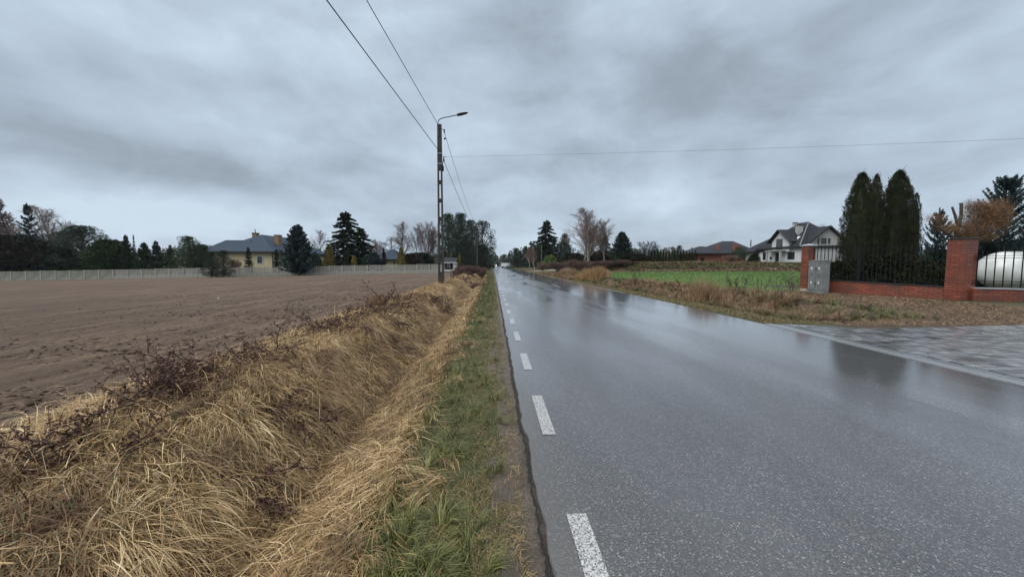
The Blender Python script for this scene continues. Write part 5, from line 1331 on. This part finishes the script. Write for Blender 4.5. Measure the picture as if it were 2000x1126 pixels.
x2, y2 = XY(932, 68); z2 = float(H(x2, y2)); 
p2e = empty('utility_pole', (x2, y2, z2)); tag(p2e, 'second utility pole down the left verge in front of the pine grove', 'pole')
mb = MB(); frust(mb, -.3, 8.0, -.14, .14, -.1, .1, .1, .08); mb.build('pole_shaft', M['pole_conc'], p2e)
MB().box(-.5, .5, -.05, .05, 7.4, 7.5).build('crossarm', M['steel'], p2e)
cable('overhead_cable', (px_ + .27, py_, pz + zr(259)), (x2 + .1, y2, z2 + 7.9), .55, .012, 'upper overhead cable running on from the pole towards the pine grove')
cable('overhead_cable', (px_ + .25, py_, pz + zr(316)), (x2 - .1, y2, z2 + 7.4), .45, .014, 'lower overhead cable running on from the pole towards the pine grove')
q = W(2000, 267, 15.0); a = (px_ + .36, py_, pz + zr(306)); b = (a[0] + (q[0] - a[0]) * 1.25, a[1] + (q[1] - a[1]) * 1.25, a[2] + (q[2] - a[2]) * 1.25 )
cable('service_cable', a, b, .12, .0045, 'thin service cable crossing the road from the pole to the right', mt='cable')
x3, y3 = XY(1057.5, 98); z3 = float(H(x3, y3))
e = empty('utility_pole', (x3, y3, z3)); tag(e, 'thin grey pole on the right roadside before the tall dark spruce', 'pole')
hh = ZZ(478, 98) - z3; MB().tube([(0, 0, -.3), (0, 0, hh)], [.13, .09], 8).build('pole_shaft', M['wood_post'], e)
# small posts near the ditch
for (px0, D, tp, lb) in ((909, 25, 539, 'thin marker post beside the ditch behind the pole'), (891, 40, 514, 'brown leaning post left of the reddish thicket')):
    x0, y0 = XY(px0, D); z0 = float(H(x0, y0)); h_ = ZZ(tp, D) - z0
    mb = MB().tube([(0, 0, -.2), (.02, 0, h_ * .5), (.03, 0, h_)], [.03, .026, .022], 7)
    tag(mb.build('marker_post', M['wood_post']), lb, 'post').location = (x0, y0, z0)

# ------------------------------------------------------------------ brick fence on the right
FX = 18.75
yl0 = XY(1577, 21.2)[1]; yr0 = XY(1866, 15.75)[1]
def pillar(xc_, yc_, z0, z1, s, capm, label, capt=.05, plinth=True, pyr=True):
    e = empty('brick_pillar', (xc_, yc_, 0)); tag(e, label, 'pillar')
    MB().box(-s / 2, s / 2, -s / 2, s / 2, z0 + (.16 if plinth else -.3), z1).build('brickwork', M['brick'], e)
    if plinth: MB().box(-s / 2 + .012, s / 2 - .012, -s / 2 + .012, s / 2 - .012, z0 - .3, z0 + .159).build('plinth', M['plinth'], e)
    c = s / 2 + .05; mb = MB()
    V = [(-c, -c, z1 + .002), (c, -c, z1 + .002), (c, c, z1 + .002), (-c, c, z1 + .002), (-c, -c, z1 + capt), (c, -c, z1 + capt), (c, c, z1 + capt), (-c, c, z1 + capt), (0, 0, z1 + capt + (.10 if pyr else .03))]
    mb.add(V, [(0, 3, 2, 1), (0, 1, 5, 4), (1, 2, 6, 5), (2, 3, 7, 6), (3, 0, 4, 7), (4, 5, 8), (5, 6, 8), (6, 7, 8), (7, 4, 8)])
    mb.build('cap', M[capm], e); return e
DL, DR = 21.0, 15.75
xL, yL = XY(1578, DL); xR, yR = XY(1877, DR)
gL = ZZ(568, DL); gR = ZZ(586, DR)
tL = ZZ(480.5, DL); tR = ZZ(466.5, DR)
pillar(xL, yL, gL, tL, .44, 'cap_white', 'left red brick pillar with pale pointed cap beside the meter cabinet')
pillar(xR, yR, gR, tR, .60, 'cap_dark', 'thick red brick pillar with flat dark cap left of the white tank', .035, False, False)
def railing(pA, pB, zlowA, zlowB, wtA, wtB, topA, topB, label, sagm=0.0, coping='cap_dark', nb_=None, wall_plinth=True, post_t=(), spacing=.165):
    """low brick wall with coping and steel bars from A to B"""
    pA = np.array(pA); pB = np.array(pB); L_ = float(np.linalg.norm(pB - pA)); an = math.atan2(pB[1] - pA[1], pB[0] - pA[0])
    e = empty('brick_fence', (pA[0], pA[1], 0), an); tag(e, label, 'fence')
    lerp = lambda a_, b_, t_: a_ + (b_ - a_) * t_
    def prism(mb, x0, x1, y0, y1, za0, za1, zb0, zb1):
        mb.add([(x0, y0, za0), (x1, y0, zb0), (x1, y1, zb0), (x0, y1, za0), (x0, y0, za1), (x1, y0, zb1), (x1, y1, zb1), (x0, y1, za1)],
               [(0, 3, 2, 1), (4, 5, 6, 7), (0, 1, 5, 4), (1, 2, 6, 5), (2, 3, 7, 6), (3, 0, 4, 7)])
    mb = MB(); prism(mb, 0, L_, -.13, .13, zlowA + .0, wtA, zlowB + .0, wtB); mb.build('wall', M['brick'], e)
    mb = MB(); prism(mb, 0, L_, -.125, .125, zlowA - .4, zlowA - .003, zlowB - .4, zlowB - .003); mb.build('plinth', M['plinth'], e)
    mb = MB(); prism(mb, 0, L_, -.17, .17, wtA + .003, wtA + .05, wtB + .003, wtB + .05); mb.build('coping', M[coping], e)
    n_ = nb_ or int(L_ / spacing)
    mb = MB()
    for zo in (.20, .32):
        mb.beam((.02, 0, wtA + zo), (L_ - .02, 0, wtB + zo), .03, .02)
    mb.beam((.02, 0, topA - .12), (L_ - .02, 0, topB - .12), .03, .02); mb.beam((.02, 0, topA - .22), (L_ - .02, 0, topB - .22), .03, .02)
    mb.build('rail', M['black'], e)
    bm_ = MB().box(-.013, .013, -.013, .013, 0, 1).add([(-.02, -.02, 1), (.02, -.02, 1), (.02, .02, 1), (-.02, .02, 1), (0, 0, 1.05)], [(0, 1, 4), (1, 2, 4), (2, 3, 4), (3, 0, 4), (0, 3, 2, 1)]).build('bar', M['black'], e)
    for i in range(n_):
        t_ = (i + .5) / n_; o = bm_ if i == 0 else inst('bar', bm_.data, e)
        z0 = lerp(wtA, wtB, t_) + .09; z1 = lerp(topA, topB, t_) - sagm * math.sin(PI * t_)
        o.location = (L_ * t_, 0, z0); o.scale = (1, 1, z1 - z0)
    for t_ in post_t:
        MB().box(L_ * t_ - .07, L_ * t_ + .07, -.06, .06, lerp(wtA, wtB, t_) + .052, lerp(topA, topB, t_) + .02).build('post', M['black'], e)
    return e
# left bay between the pillars
wx0, wy0 = xL + .02, yL - .23; wx1, wy1 = xR - .05, yR + .31
railing((wx0, wy0), (wx1, wy1), ZZ(570, DL - .3) + .02, ZZ(584, DR + .4) - .12, ZZ(545, DL - .3), ZZ(561, DR + .4), ZZ(481, DL - .3), ZZ(478, DR + .4), 'long low brick wall bay with black steel bars between the two brick pillars', 0.0, post_t=(.40,))
# right bay going out of the frame
p0 = (xR + .12, yR - .31); q = XY(2120, 14.4)
railing(p0, (q[0], q[1]), ZZ(588, DR - .3) - .05, ZZ(591, 14.4) - .05, ZZ(563, DR - .3), ZZ(568.5, 14.4), ZZ(494, DR - .3), ZZ(491, 14.4), 'brick wall bay with black bars and wet pale coping in front of the white tank', 0.0, 'cap_white', spacing=.25)
# meter cabinet, built of four doors on a concrete foot, facing the road
cx0, cy0 = XY(1609, 19.2); cz = ZZ(575, 19.2); ch_ = ZZ(507, 19.2) - cz
e = empty('meter_cabinet', (cx0, cy0, cz), rad(-90 - 3)); tag(e, 'grey four-door electricity meter cabinet beside the left brick pillar', 'cabinet')
# local: x along the road (front width), y depth, z up; front at y=0 facing -y -> rotated to face the road
cw_, cd_ = .98, .34
def cab(mb, z0, z1, ins=0): return mb.box(-cw_ + ins, 0 - ins, ins, cd_ - ins, z0, z1)
MB().box(-cw_ - .01, .01, -.01, cd_ + .01, -.2, .17).build('foot', M['cabinet'], e, bevel=.01)
body = MB(); cab(body, .172, ch_ - .06); body.build('body', M['cabinet'], e, bevel=.008)
mb = MB(); mb.add([(-cw_ - .02, -.03, ch_ - .058), (.02, -.03, ch_ - .058), (.02, cd_ + .03, ch_ - .058), (-cw_ - .02, cd_ + .03, ch_ - .058), (-cw_ - .02, -.03, ch_ - .02), (.02, -.03, ch_ - .02), (.02, cd_ + .03, ch_), (-cw_ - .02, cd_ + .03, ch_)],
       [(0, 3, 2, 1), (4, 5, 6, 7), (0, 1, 5, 4), (1, 2, 6, 5), (2, 3, 7, 6), (3, 0, 4, 7)]); mb.build('lid', M['cabinet'], e)
zm = .17 + (ch_ - .23) * .47
for (z0, z1, up_) in ((.2, zm - .015, 0), (zm + .015, ch_ - .085, 1)):
    for (xa, xb) in ((-cw_ + .02, -cw_ / 2 - .012), (-cw_ / 2 + .012, -.02)):
        dr = MB().box(xa, xb, -.018, -.001, z0, z1).build('door', M['cabinet'], e, bevel=.004)
        xm_ = (xa + xb) / 2; lf = xa < -cw_ / 2 - .1
        if up_:
            for zz_ in (z1 - .17, z0 + .06):
                MB().box(xm_ - .07, xm_ + .07, -.026, -.0185, zz_, zz_ + .12).build('meter_window', M['cabinet_dark'], dr)
                MB().box(xm_ - .05, xm_ + .05, -.031, -.0262, zz_ + .02, zz_ + .10).build('window_pane', M['cabinet'], dr)
            MB().box(xm_ - .05, xm_ + .04, -.024, -.0185, (z0 + z1) / 2 - .02, (z0 + z1) / 2 + .09).build('label_plate', M['sticker'], dr)
        else:
            MB().box(xm_ - .04, xm_ + .04, -.024, -.0185, (z0 + z1) / 2, (z0 + z1) / 2 + .11).build('label_plate', M['sticker'], dr)
            MB().box(xa + .02, xb - .02, -.022, -.0185, z1 - .07, z1 - .06).build('groove', M['cabinet_dark'], dr)
        if not lf:
            hx = xa + .03; MB().box(hx - .015, hx + .02, -.04, -.0185, (z0 + z1) / 2 - .06, (z0 + z1) / 2 + .06).build('handle', M['black'], dr)

# white gas tank behind the right bay
D_ = 17.6; x0, y0 = XY(2012, D_); zc = ZZ(528, D_); rt = (528 - 491) * D_ / F
e = empty('gas_tank', (x0, y0, 0), -YAW); tag(e, 'large white rounded gas tank behind the right fence bay', 'tank')
mb = MB(); nseg = 14; pts = []; rs = []
Lh = 1.15
for i in range(nseg + 1):
    a_ = PI / 2 * i / nseg; pts.append((-Lh - rt * 1.15 * math.cos(a_), 0, zc)); rs.append(max(.01, rt * math.sin(a_)))
pts += [(p[0] * -1, 0, zc) for p in reversed(pts)]; rs += list(reversed(rs))
mb.tube(pts, rs, 40); mb.build('vessel', M['tank'], e, True)
MB().box(-.8, -.6, -.5, .5, zc - rt - .25, zc - rt * .8).box(.6, .8, -.5, .5, zc - rt - .25, zc - rt * .8).build('saddle', M['plinth'], e)
for sx in (-Lh, Lh): MB().tube([(sx - .02, 0, zc), (sx + .02, 0, zc)], rt + .006, 40, False).build('weld_seam', M['cap_white'], e, True)
MB().tube([(0, 0, zc + rt - .02), (0, 0, zc + rt + .10)], .18, 16).build('valve_cover', M['tank'], e)

# ------------------------------------------------------------------ near trees behind the brick fence
def thuja_near(px, D, top, width, seed, label, n=30000, rough=.2):
    x0, y0 = XY(px, D); z0 = float(H(x0, y0)); h = ZZ(top, D) - z0; wd = width * D / F / (math.hypot((px - 1000) / F, 1) ** .6)
    prof = lambda t: (min(1, .80 + .5 * t) if t < .4 else 1.0) * max(0.0, 1 - max(0, (t - .35) / .65) ** 2.1) ** .75
    (tv, tf), (cv, cf) = proto_shell(seed, n // 3, lambda t: prof(t) * .9, .017, .011, lump=rough, upward=.75)
    rp = np.random.default_rng(seed + 9); nc = n // 26; tq = rp.uniform(0, .985, nc); aq = rp.uniform(0, 2 * PI, nc)
    Rq = np.array([prof(t_) for t_ in tq]) * .5 * rp.uniform(.6, 1.12, nc) ** .8
    cc = np.stack([Rq * np.cos(aq), Rq * np.sin(aq), tq], 1); kk = 30
    v_ = rp.normal(0, 1, (nc, kk, 3)); v_ /= np.linalg.norm(v_, axis=2, keepdims=True)
    sz = np.array([.050, .050, .020]) * rp.uniform(.6, 1.4, (nc, 1, 1))
    Cq = (cc[:, None] + v_ * sz * rp.uniform(.2, 1, (nc, kk, 1)) ** .5).reshape(-1, 3)
    Dq = np.stack([np.repeat(np.cos(aq), kk) * .35, np.repeat(np.sin(aq), kk) * .35, np.full(nc * kk, .12)], 1) + rp.normal(0, .12, (nc * kk, 3))
    Vq, Fq_ = leaves(Cq, Dq, .02 * rp.uniform(.6, 1.3, nc * kk), .0085, rp)
    cv, cf = joinVF([(cv, cf), (Vq, Fq_)])
    # a few shoots break the outline
    r = np.random.default_rng(seed); C = []; Dd = []
    for k in range(60):
        t = r.uniform(.55, 1.0); a_ = r.uniform(0, 6.28); R_ = prof(min(t, .985)) * .5
        b_ = np.array([R_ * math.cos(a_), R_ * math.sin(a_), t]); d_ = np.array([math.cos(a_) * .10, math.sin(a_) * .10, .045])
        if k < 6: b_ = np.array([r.normal(0, .05), r.normal(0, .05), .97]); d_ = np.array([r.normal(0, .03), r.normal(0, .03), .05])
        for q_ in range(9): C.append(b_ + d_ * q_ / 9 * r.uniform(.5, 1)); Dd.append(d_ * 20 + r.normal(0, .4, 3))
    V2, F2 = leaves(np.array(C), np.array(Dd), .016, .009, r)
    V, Fq = joinVF([(cv, cf), (V2, F2)])
    V = V * np.array([wd, wd, h])
    e = empty('thuja', (x0, y0, z0)); tag(e, label, 'tree', None)
    obj('trunk', np.array(tv) * np.array([wd, wd, h]), tf, M['bark'], e); obj('crown', V, Fq, M['thuja'], e)
thuja_near(1674, 23.4, 338, 70, 51, 'tall dark thuja column at the left of the group behind the fence', 36000)
thuja_near(1702, 24.6, 341, 42, 52, 'thuja column squeezed between the two widest of the group', 24000)
thuja_near(1745, 22.8, 333, 76, 53, 'widest and tallest thuja column in the middle of the group', 40000)
thuja_near(1781, 24.4, 377, 32, 54, 'short slim thuja at the right edge of the group', 14000)
def big_conifer(px, D, top, width, seed, label, cm, nb=150, m=26, leafL=.03, leafW=.008, droop=.1, upt=.45, prof=.75, base=.02, ragged=.25, trunkm='bark', name='spruce_tree'):
    x0, y0 = XY(px, D); z0 = float(H(x0, y0)); h = ZZ(top, D) - z0; wd = width * D / F / (math.hypot((px - 1000) / F, 1) ** .6)
    (tv, tf), (cv, cf) = proto_conifer(seed, nb, m, droop, upt, prof, leafL, leafW, ragged, base)
    e = empty(name, (x0, y0, z0)); tag(e, label, 'tree'); s_ = np.array([wd, wd, h])
    obj('trunk', np.array(tv) * s_, tf, M[trunkm], e); obj('crown', cv * s_, cf, M[cm], e)
big_conifer(1958, 20.5, 348, 190, 61, 'big blue-green spruce above the white tank', 'spruce_blue', 130, 40, .030, .010, prof=.62, droop=0.0, upt=.55, ragged=.35)
big_conifer(1828, 21.5, 405, 100, 62, 'small spruce with rusty twigs left of the thick brick pillar', 'spruce_blue', 90, 22, .05, .014, prof=.8, ragged=.4)
big_conifer(2035, 19.5, 372, 150, 63, 'spruce at the right edge behind the tank', 'spruce_blue', 150, 26, .036, .012)
big_conifer(1905, 23.5, 455, 150, 64, 'low dark spruce behind the thick brick pillar', 'spruce', 140, 22, .05, .02, prof=.5)
# lopped tree with rusty foliage
D_ = 19.2; x0, y0 = XY(1868, D_); z0 = float(H(x0, y0)); S = D_ / F
e = empty('lopped_tree', (x0, y0, z0), -YAW); tag(e, 'cut-back tree with stub branches and bushy orange-brown foliage above the thick pillar', 'tree')
g = lambda p, q, d=0: ((p - 1868) * S, d, ZZ(q, D_) - z0)
mb = MB().tube([(0, 0, -.2), g(1866, 520), g(1864, 450), g(1870, 420), g(1868, 396)], [.16, .13, .09, .07, .06], 8)
mb.tube([g(1864, 440), g(1858, 420), g(1851, 404)], [.06, .055, .045], 7).tube([g(1866, 470), g(1830, 445), g(1808, 438)], [.09, .06, .03], 7).tube([g(1866, 470), g(1900, 440), g(1935, 425)], [.09, .06, .03], 7)
mb.build('trunk', M['bark'], e)
r = np.random.default_rng(77); C = []; Dd = []
for (p_, q_, sp, sq, dep, n) in ((1912, 432, 42, 34, .7, 9000), (1935, 420, 25, 30, .5, 4200), (1875, 450, 34, 18, .5, 3500), (1898, 405, 26, 14, .4, 2200), (1845, 448, 26, 9, .4, 900), (1820, 428, 18, 12, .4, 600), (1900, 462, 40, 10, .5, 2000)):
    v_ = r.normal(0, 1, (n, 3)); v_ /= np.linalg.norm(v_, axis=1, keepdims=True); k_ = r.uniform(.05, 1, (n, 1)) ** .6 * (1 + .35 * r.uniform(0, 1, (n, 1)) ** 4); c_ = np.array(g(p_, q_))
    C.append(c_ + v_ * k_ * np.array([sp * S, dep, sq * S]) * (1 + .22 * np.sin(v_[:, :1] * 7 + v_[:, 2:] * 5)) * .92); Dd.append(v_ * .6 + r.normal(0, .5, (n, 3)) + np.array([.5, 0, .35]))
Vl, Fl = leaves(np.concatenate(C), np.concatenate(Dd), .15, .012, r); obj('crown', Vl, Fl, M['orangeleaf'], e)
# dark evergreen bushes filling behind the bars
for (px0, D0, tp, wd0, kd, cm, lb) in ((1640, 22.6, 512, 60, 'bush_l', 'thuja', 'dark clipped bush behind the bars next to the left pillar'), (1690, 22.4, 500, 90, 'bush_l', 'thuja', 'dark low evergreen under the left thujas'),
        (1752, 21.6, 498, 100, 'bush_l', 'thuja', 'dark low evergreen under the widest thuja'), (1806, 20.2, 512, 60, 'bush_r', 'thuja', 'leafy dark bush behind the bars left of the thick pillar'),
        (1835, 20.2, 490, 60, 'bush_l', 'spruce', 'dark bush touching the thick pillar'), (1925, 21.5, 478, 130, 'bush_l', 'spruce', 'dark bush behind the white tank'), (2010, 21.5, 470, 150, 'bush_l', 'spruce', 'dark bush behind the right end of the tank'), (1598, 29, 520, 40, 'bush_l', 'dull', 'brown bush behind the gap beside the left pillar')):
    plant('shrub', kd, 'bark', cm, px0, D0, tp, wd0, lb, 'shrub')

# ------------------------------------------------------------------ distant car, white objects, boards, stones
x0, y0 = 1.9, 300.0
e = empty('car', (x0, y0, .02)); tag(e, 'tiny oncoming car with lit headlights at the far end of the road', 'car')
mb = MB().add([(-.9, 0, .3), (.9, 0, .3), (.9, 4.2, .3), (-.9, 4.2, .3), (-.88, 0, .85), (.88, 0, .85), (.88, 4.2, .95), (-.88, 4.2, .95)], [(0, 3, 2, 1), (4, 5, 6, 7), (0, 1, 5, 4), (1, 2, 6, 5), (2, 3, 7, 6), (3, 0, 4, 7)]); mb.build('body', simple('car_paint', (.25, .26, .28), None, rough=.3), e)
MB().add([(-.82, 1.0, .852), (.82, 1.0, .852), (.82, 3.9, .952), (-.82, 3.9, .952), (-.62, 1.8, 1.45), (.62, 1.8, 1.45), (.62, 3.3, 1.45), (-.62, 3.3, 1.45)], [(4, 5, 6, 7), (0, 1, 5, 4), (1, 2, 6, 5), (2, 3, 7, 6), (3, 0, 4, 7)]).build('cabin', M['glass'], e)
for sx in (-.8, .8):
    for yy_ in (.8, 3.4): MB().tube([(sx - .1, yy_, .31), (sx + .1, yy_, .31)], .31, 14).build('wheel', M['black'], e)
hm, ht_, hb_ = mat('headlight_glow'); hb_.inputs['Emission Color'].default_value = (1, .98, .95, 1); hb_.inputs['Emission Strength'].default_value = 14
for sx in (-.62, .62): MB().tube([(sx, -.03, .68), (sx, -.004, .68)], .15, 12).build('headlight', hm, e)
def thing_box(name, px, D, w_, h_, dep, label, cat, mt='white_thing', slanted=False):
    x0, y0 = XY(px, D); z0 = float(H(x0, y0)); e = empty(name, (x0, y0, z0), -YAW); tag(e, label, cat)
    return e
# white delivery van far right of the road
D_ = 160; S = D_ / F; x0, y0 = XY(987, D_); e = empty('parked_van', (x0, y0, float(H(x0, y0)) + .02), -YAW - .2); tag(e, 'white van parked far away at the right roadside', 'van')
mb = MB().box(-1.9, 1.2, 0, 1.9, .4, 2.1); mb.add([(1.202, 0, .4), (2.3, 0, .4), (2.3, 1.9, .4), (1.202, 1.9, .4), (1.202, .05, 2.05), (1.7, .1, 1.9), (1.7, 1.8, 1.9), (1.202, 1.85, 2.05), (2.3, 0, 1.1), (2.3, 1.9, 1.1)], [(0, 1, 8, 5, 4), (3, 7, 6, 9, 2), (4, 5, 6, 7), (5, 8, 9, 6), (1, 2, 9, 8), (0, 3, 2, 1)]); mb.build('body', M['white_thing'], e)
for sx in (-1.2, 1.5): MB().tube([(sx, -.02, .35), (sx, .2, .35)], .35, 14).build('wheel', M['black'], e)
x0, y0 = XY(996, 150); e = empty('parked_car', (x0, y0, float(H(x0, y0)) + .02), -YAW + .3); tag(e, 'small pale car parked beside the distant white van', 'car')
mb = MB().box(-2, 2, 0, 1.7, .3, .85); mb.add([(-1.5, .05, .852), (1.2, .05, .852), (1.2, 1.65, .852), (-1.5, 1.65, .852), (-1.1, .2, 1.4), (.6, .2, 1.4), (.6, 1.5, 1.4), (-1.1, 1.5, 1.4)], [(4, 5, 6, 7), (0, 1, 5, 4), (1, 2, 6, 5), (2, 3, 7, 6), (3, 0, 4, 7)]); mb.build('body', M['cap_white'], e, bevel=.08)
for sx in (-1.3, 1.3): MB().tube([(sx, -.02, .31), (sx, .2, .31)], .31, 14).build('wheel', M['black'], e)
# wrapped white bales
def bale(px, D, r_, label, sq=.8):
    x0, y0 = XY(px, D); z0 = ZZ(516, D) - r_ * .3
    mb = MB(); pts = []; rs = []
    for i in range(9): a_ = PI * i / 8; pts.append((-math.cos(a_) * r_ * 1.0, 0, 0)); rs.append(max(.02, r_ * math.sin(a_) ** .45 * (1 + .06 * math.sin(i * 2.3))))
    mb.tube(pts, rs, 12); o = mb.build('wrapped_bale', M['white_thing'], None, True); o.location = (x0, y0, z0); o.rotation_euler = (0, 0, random.uniform(-.4, .4)); o.scale = (1, 1, sq); tag(o, label, 'bale')
bale(1153, 66, .34, 'white plastic-wrapped bundle left of the thin birch stem'); bale(1162, 66.5, .32, 'white plastic-wrapped bundle right of the thin birch stem'); bale(1104, 74, .22, 'small white bundle in the brown brush left of the birches', 1.3)
# brown board gate
D_ = 100; x0, y0 = XY(1056, D_ + 1); e = empty('board_gate', (x0, y0, float(H(x0, y0))), -YAW); tag(e, 'brown wooden board gate behind the thin roadside pole', 'gate')
mb = MB()
for i in range(8): mb.box(-.9 + i * .3, -.62 + i * .3, 0, .04, .05, 1.75 + .03 * (i % 3))
mb.build('boards', M['brown_board'], e); MB().box(-1.0, -.91, -.03, .08, -.2, 1.9).box(1.51, 1.6, -.03, .08, -.2, 1.9).build('post', M['wood_post'], e)
for (px0, py0, r_, lb) in ((427, 584, .07, 'pale yellow stone on the ploughed field'), (359, 576, .05, 'small white stone on the ploughed field'), (1646, 579, .05, 'small white stone before the low brick wall')):
    p = G(px0, py0, -.02); mb = MB(); pts = []
    o = obj('stone', ico * r_ * np.array([1.6, 1, .5]), [tuple(f) for f in ft], M['stone']); s_ = o.modifiers.new('s', 'SUBSURF'); s_.levels = s_.render_levels = 2
    o.location = (p[0], p[1], float(H(p[0], p[1])) + r_ * .3); tag(o, lb, 'stone')

# ------------------------------------------------------------------ thin haze over the whole place
mb = MB().box(-1700, 1700, -40, 3200, -4, 16)
hz = bpy.data.materials.new('haze'); hz.use_nodes = True; t = NT(hz.node_tree); t.n.clear()
o_ = t.new('ShaderNodeOutputMaterial'); pv = t.new('ShaderNodeVolumePrincipled'); pv.inputs['Color'].default_value = (.86, .91, .97, 1); pv.inputs['Density'].default_value = .00013; pv.inputs['Anisotropy'].default_value = 0
t.l.new(pv.outputs[0], o_.inputs['Volume'])
tag(mb.build('haze', hz), 'thin damp haze over the road and fields', 'haze', kind='stuff')
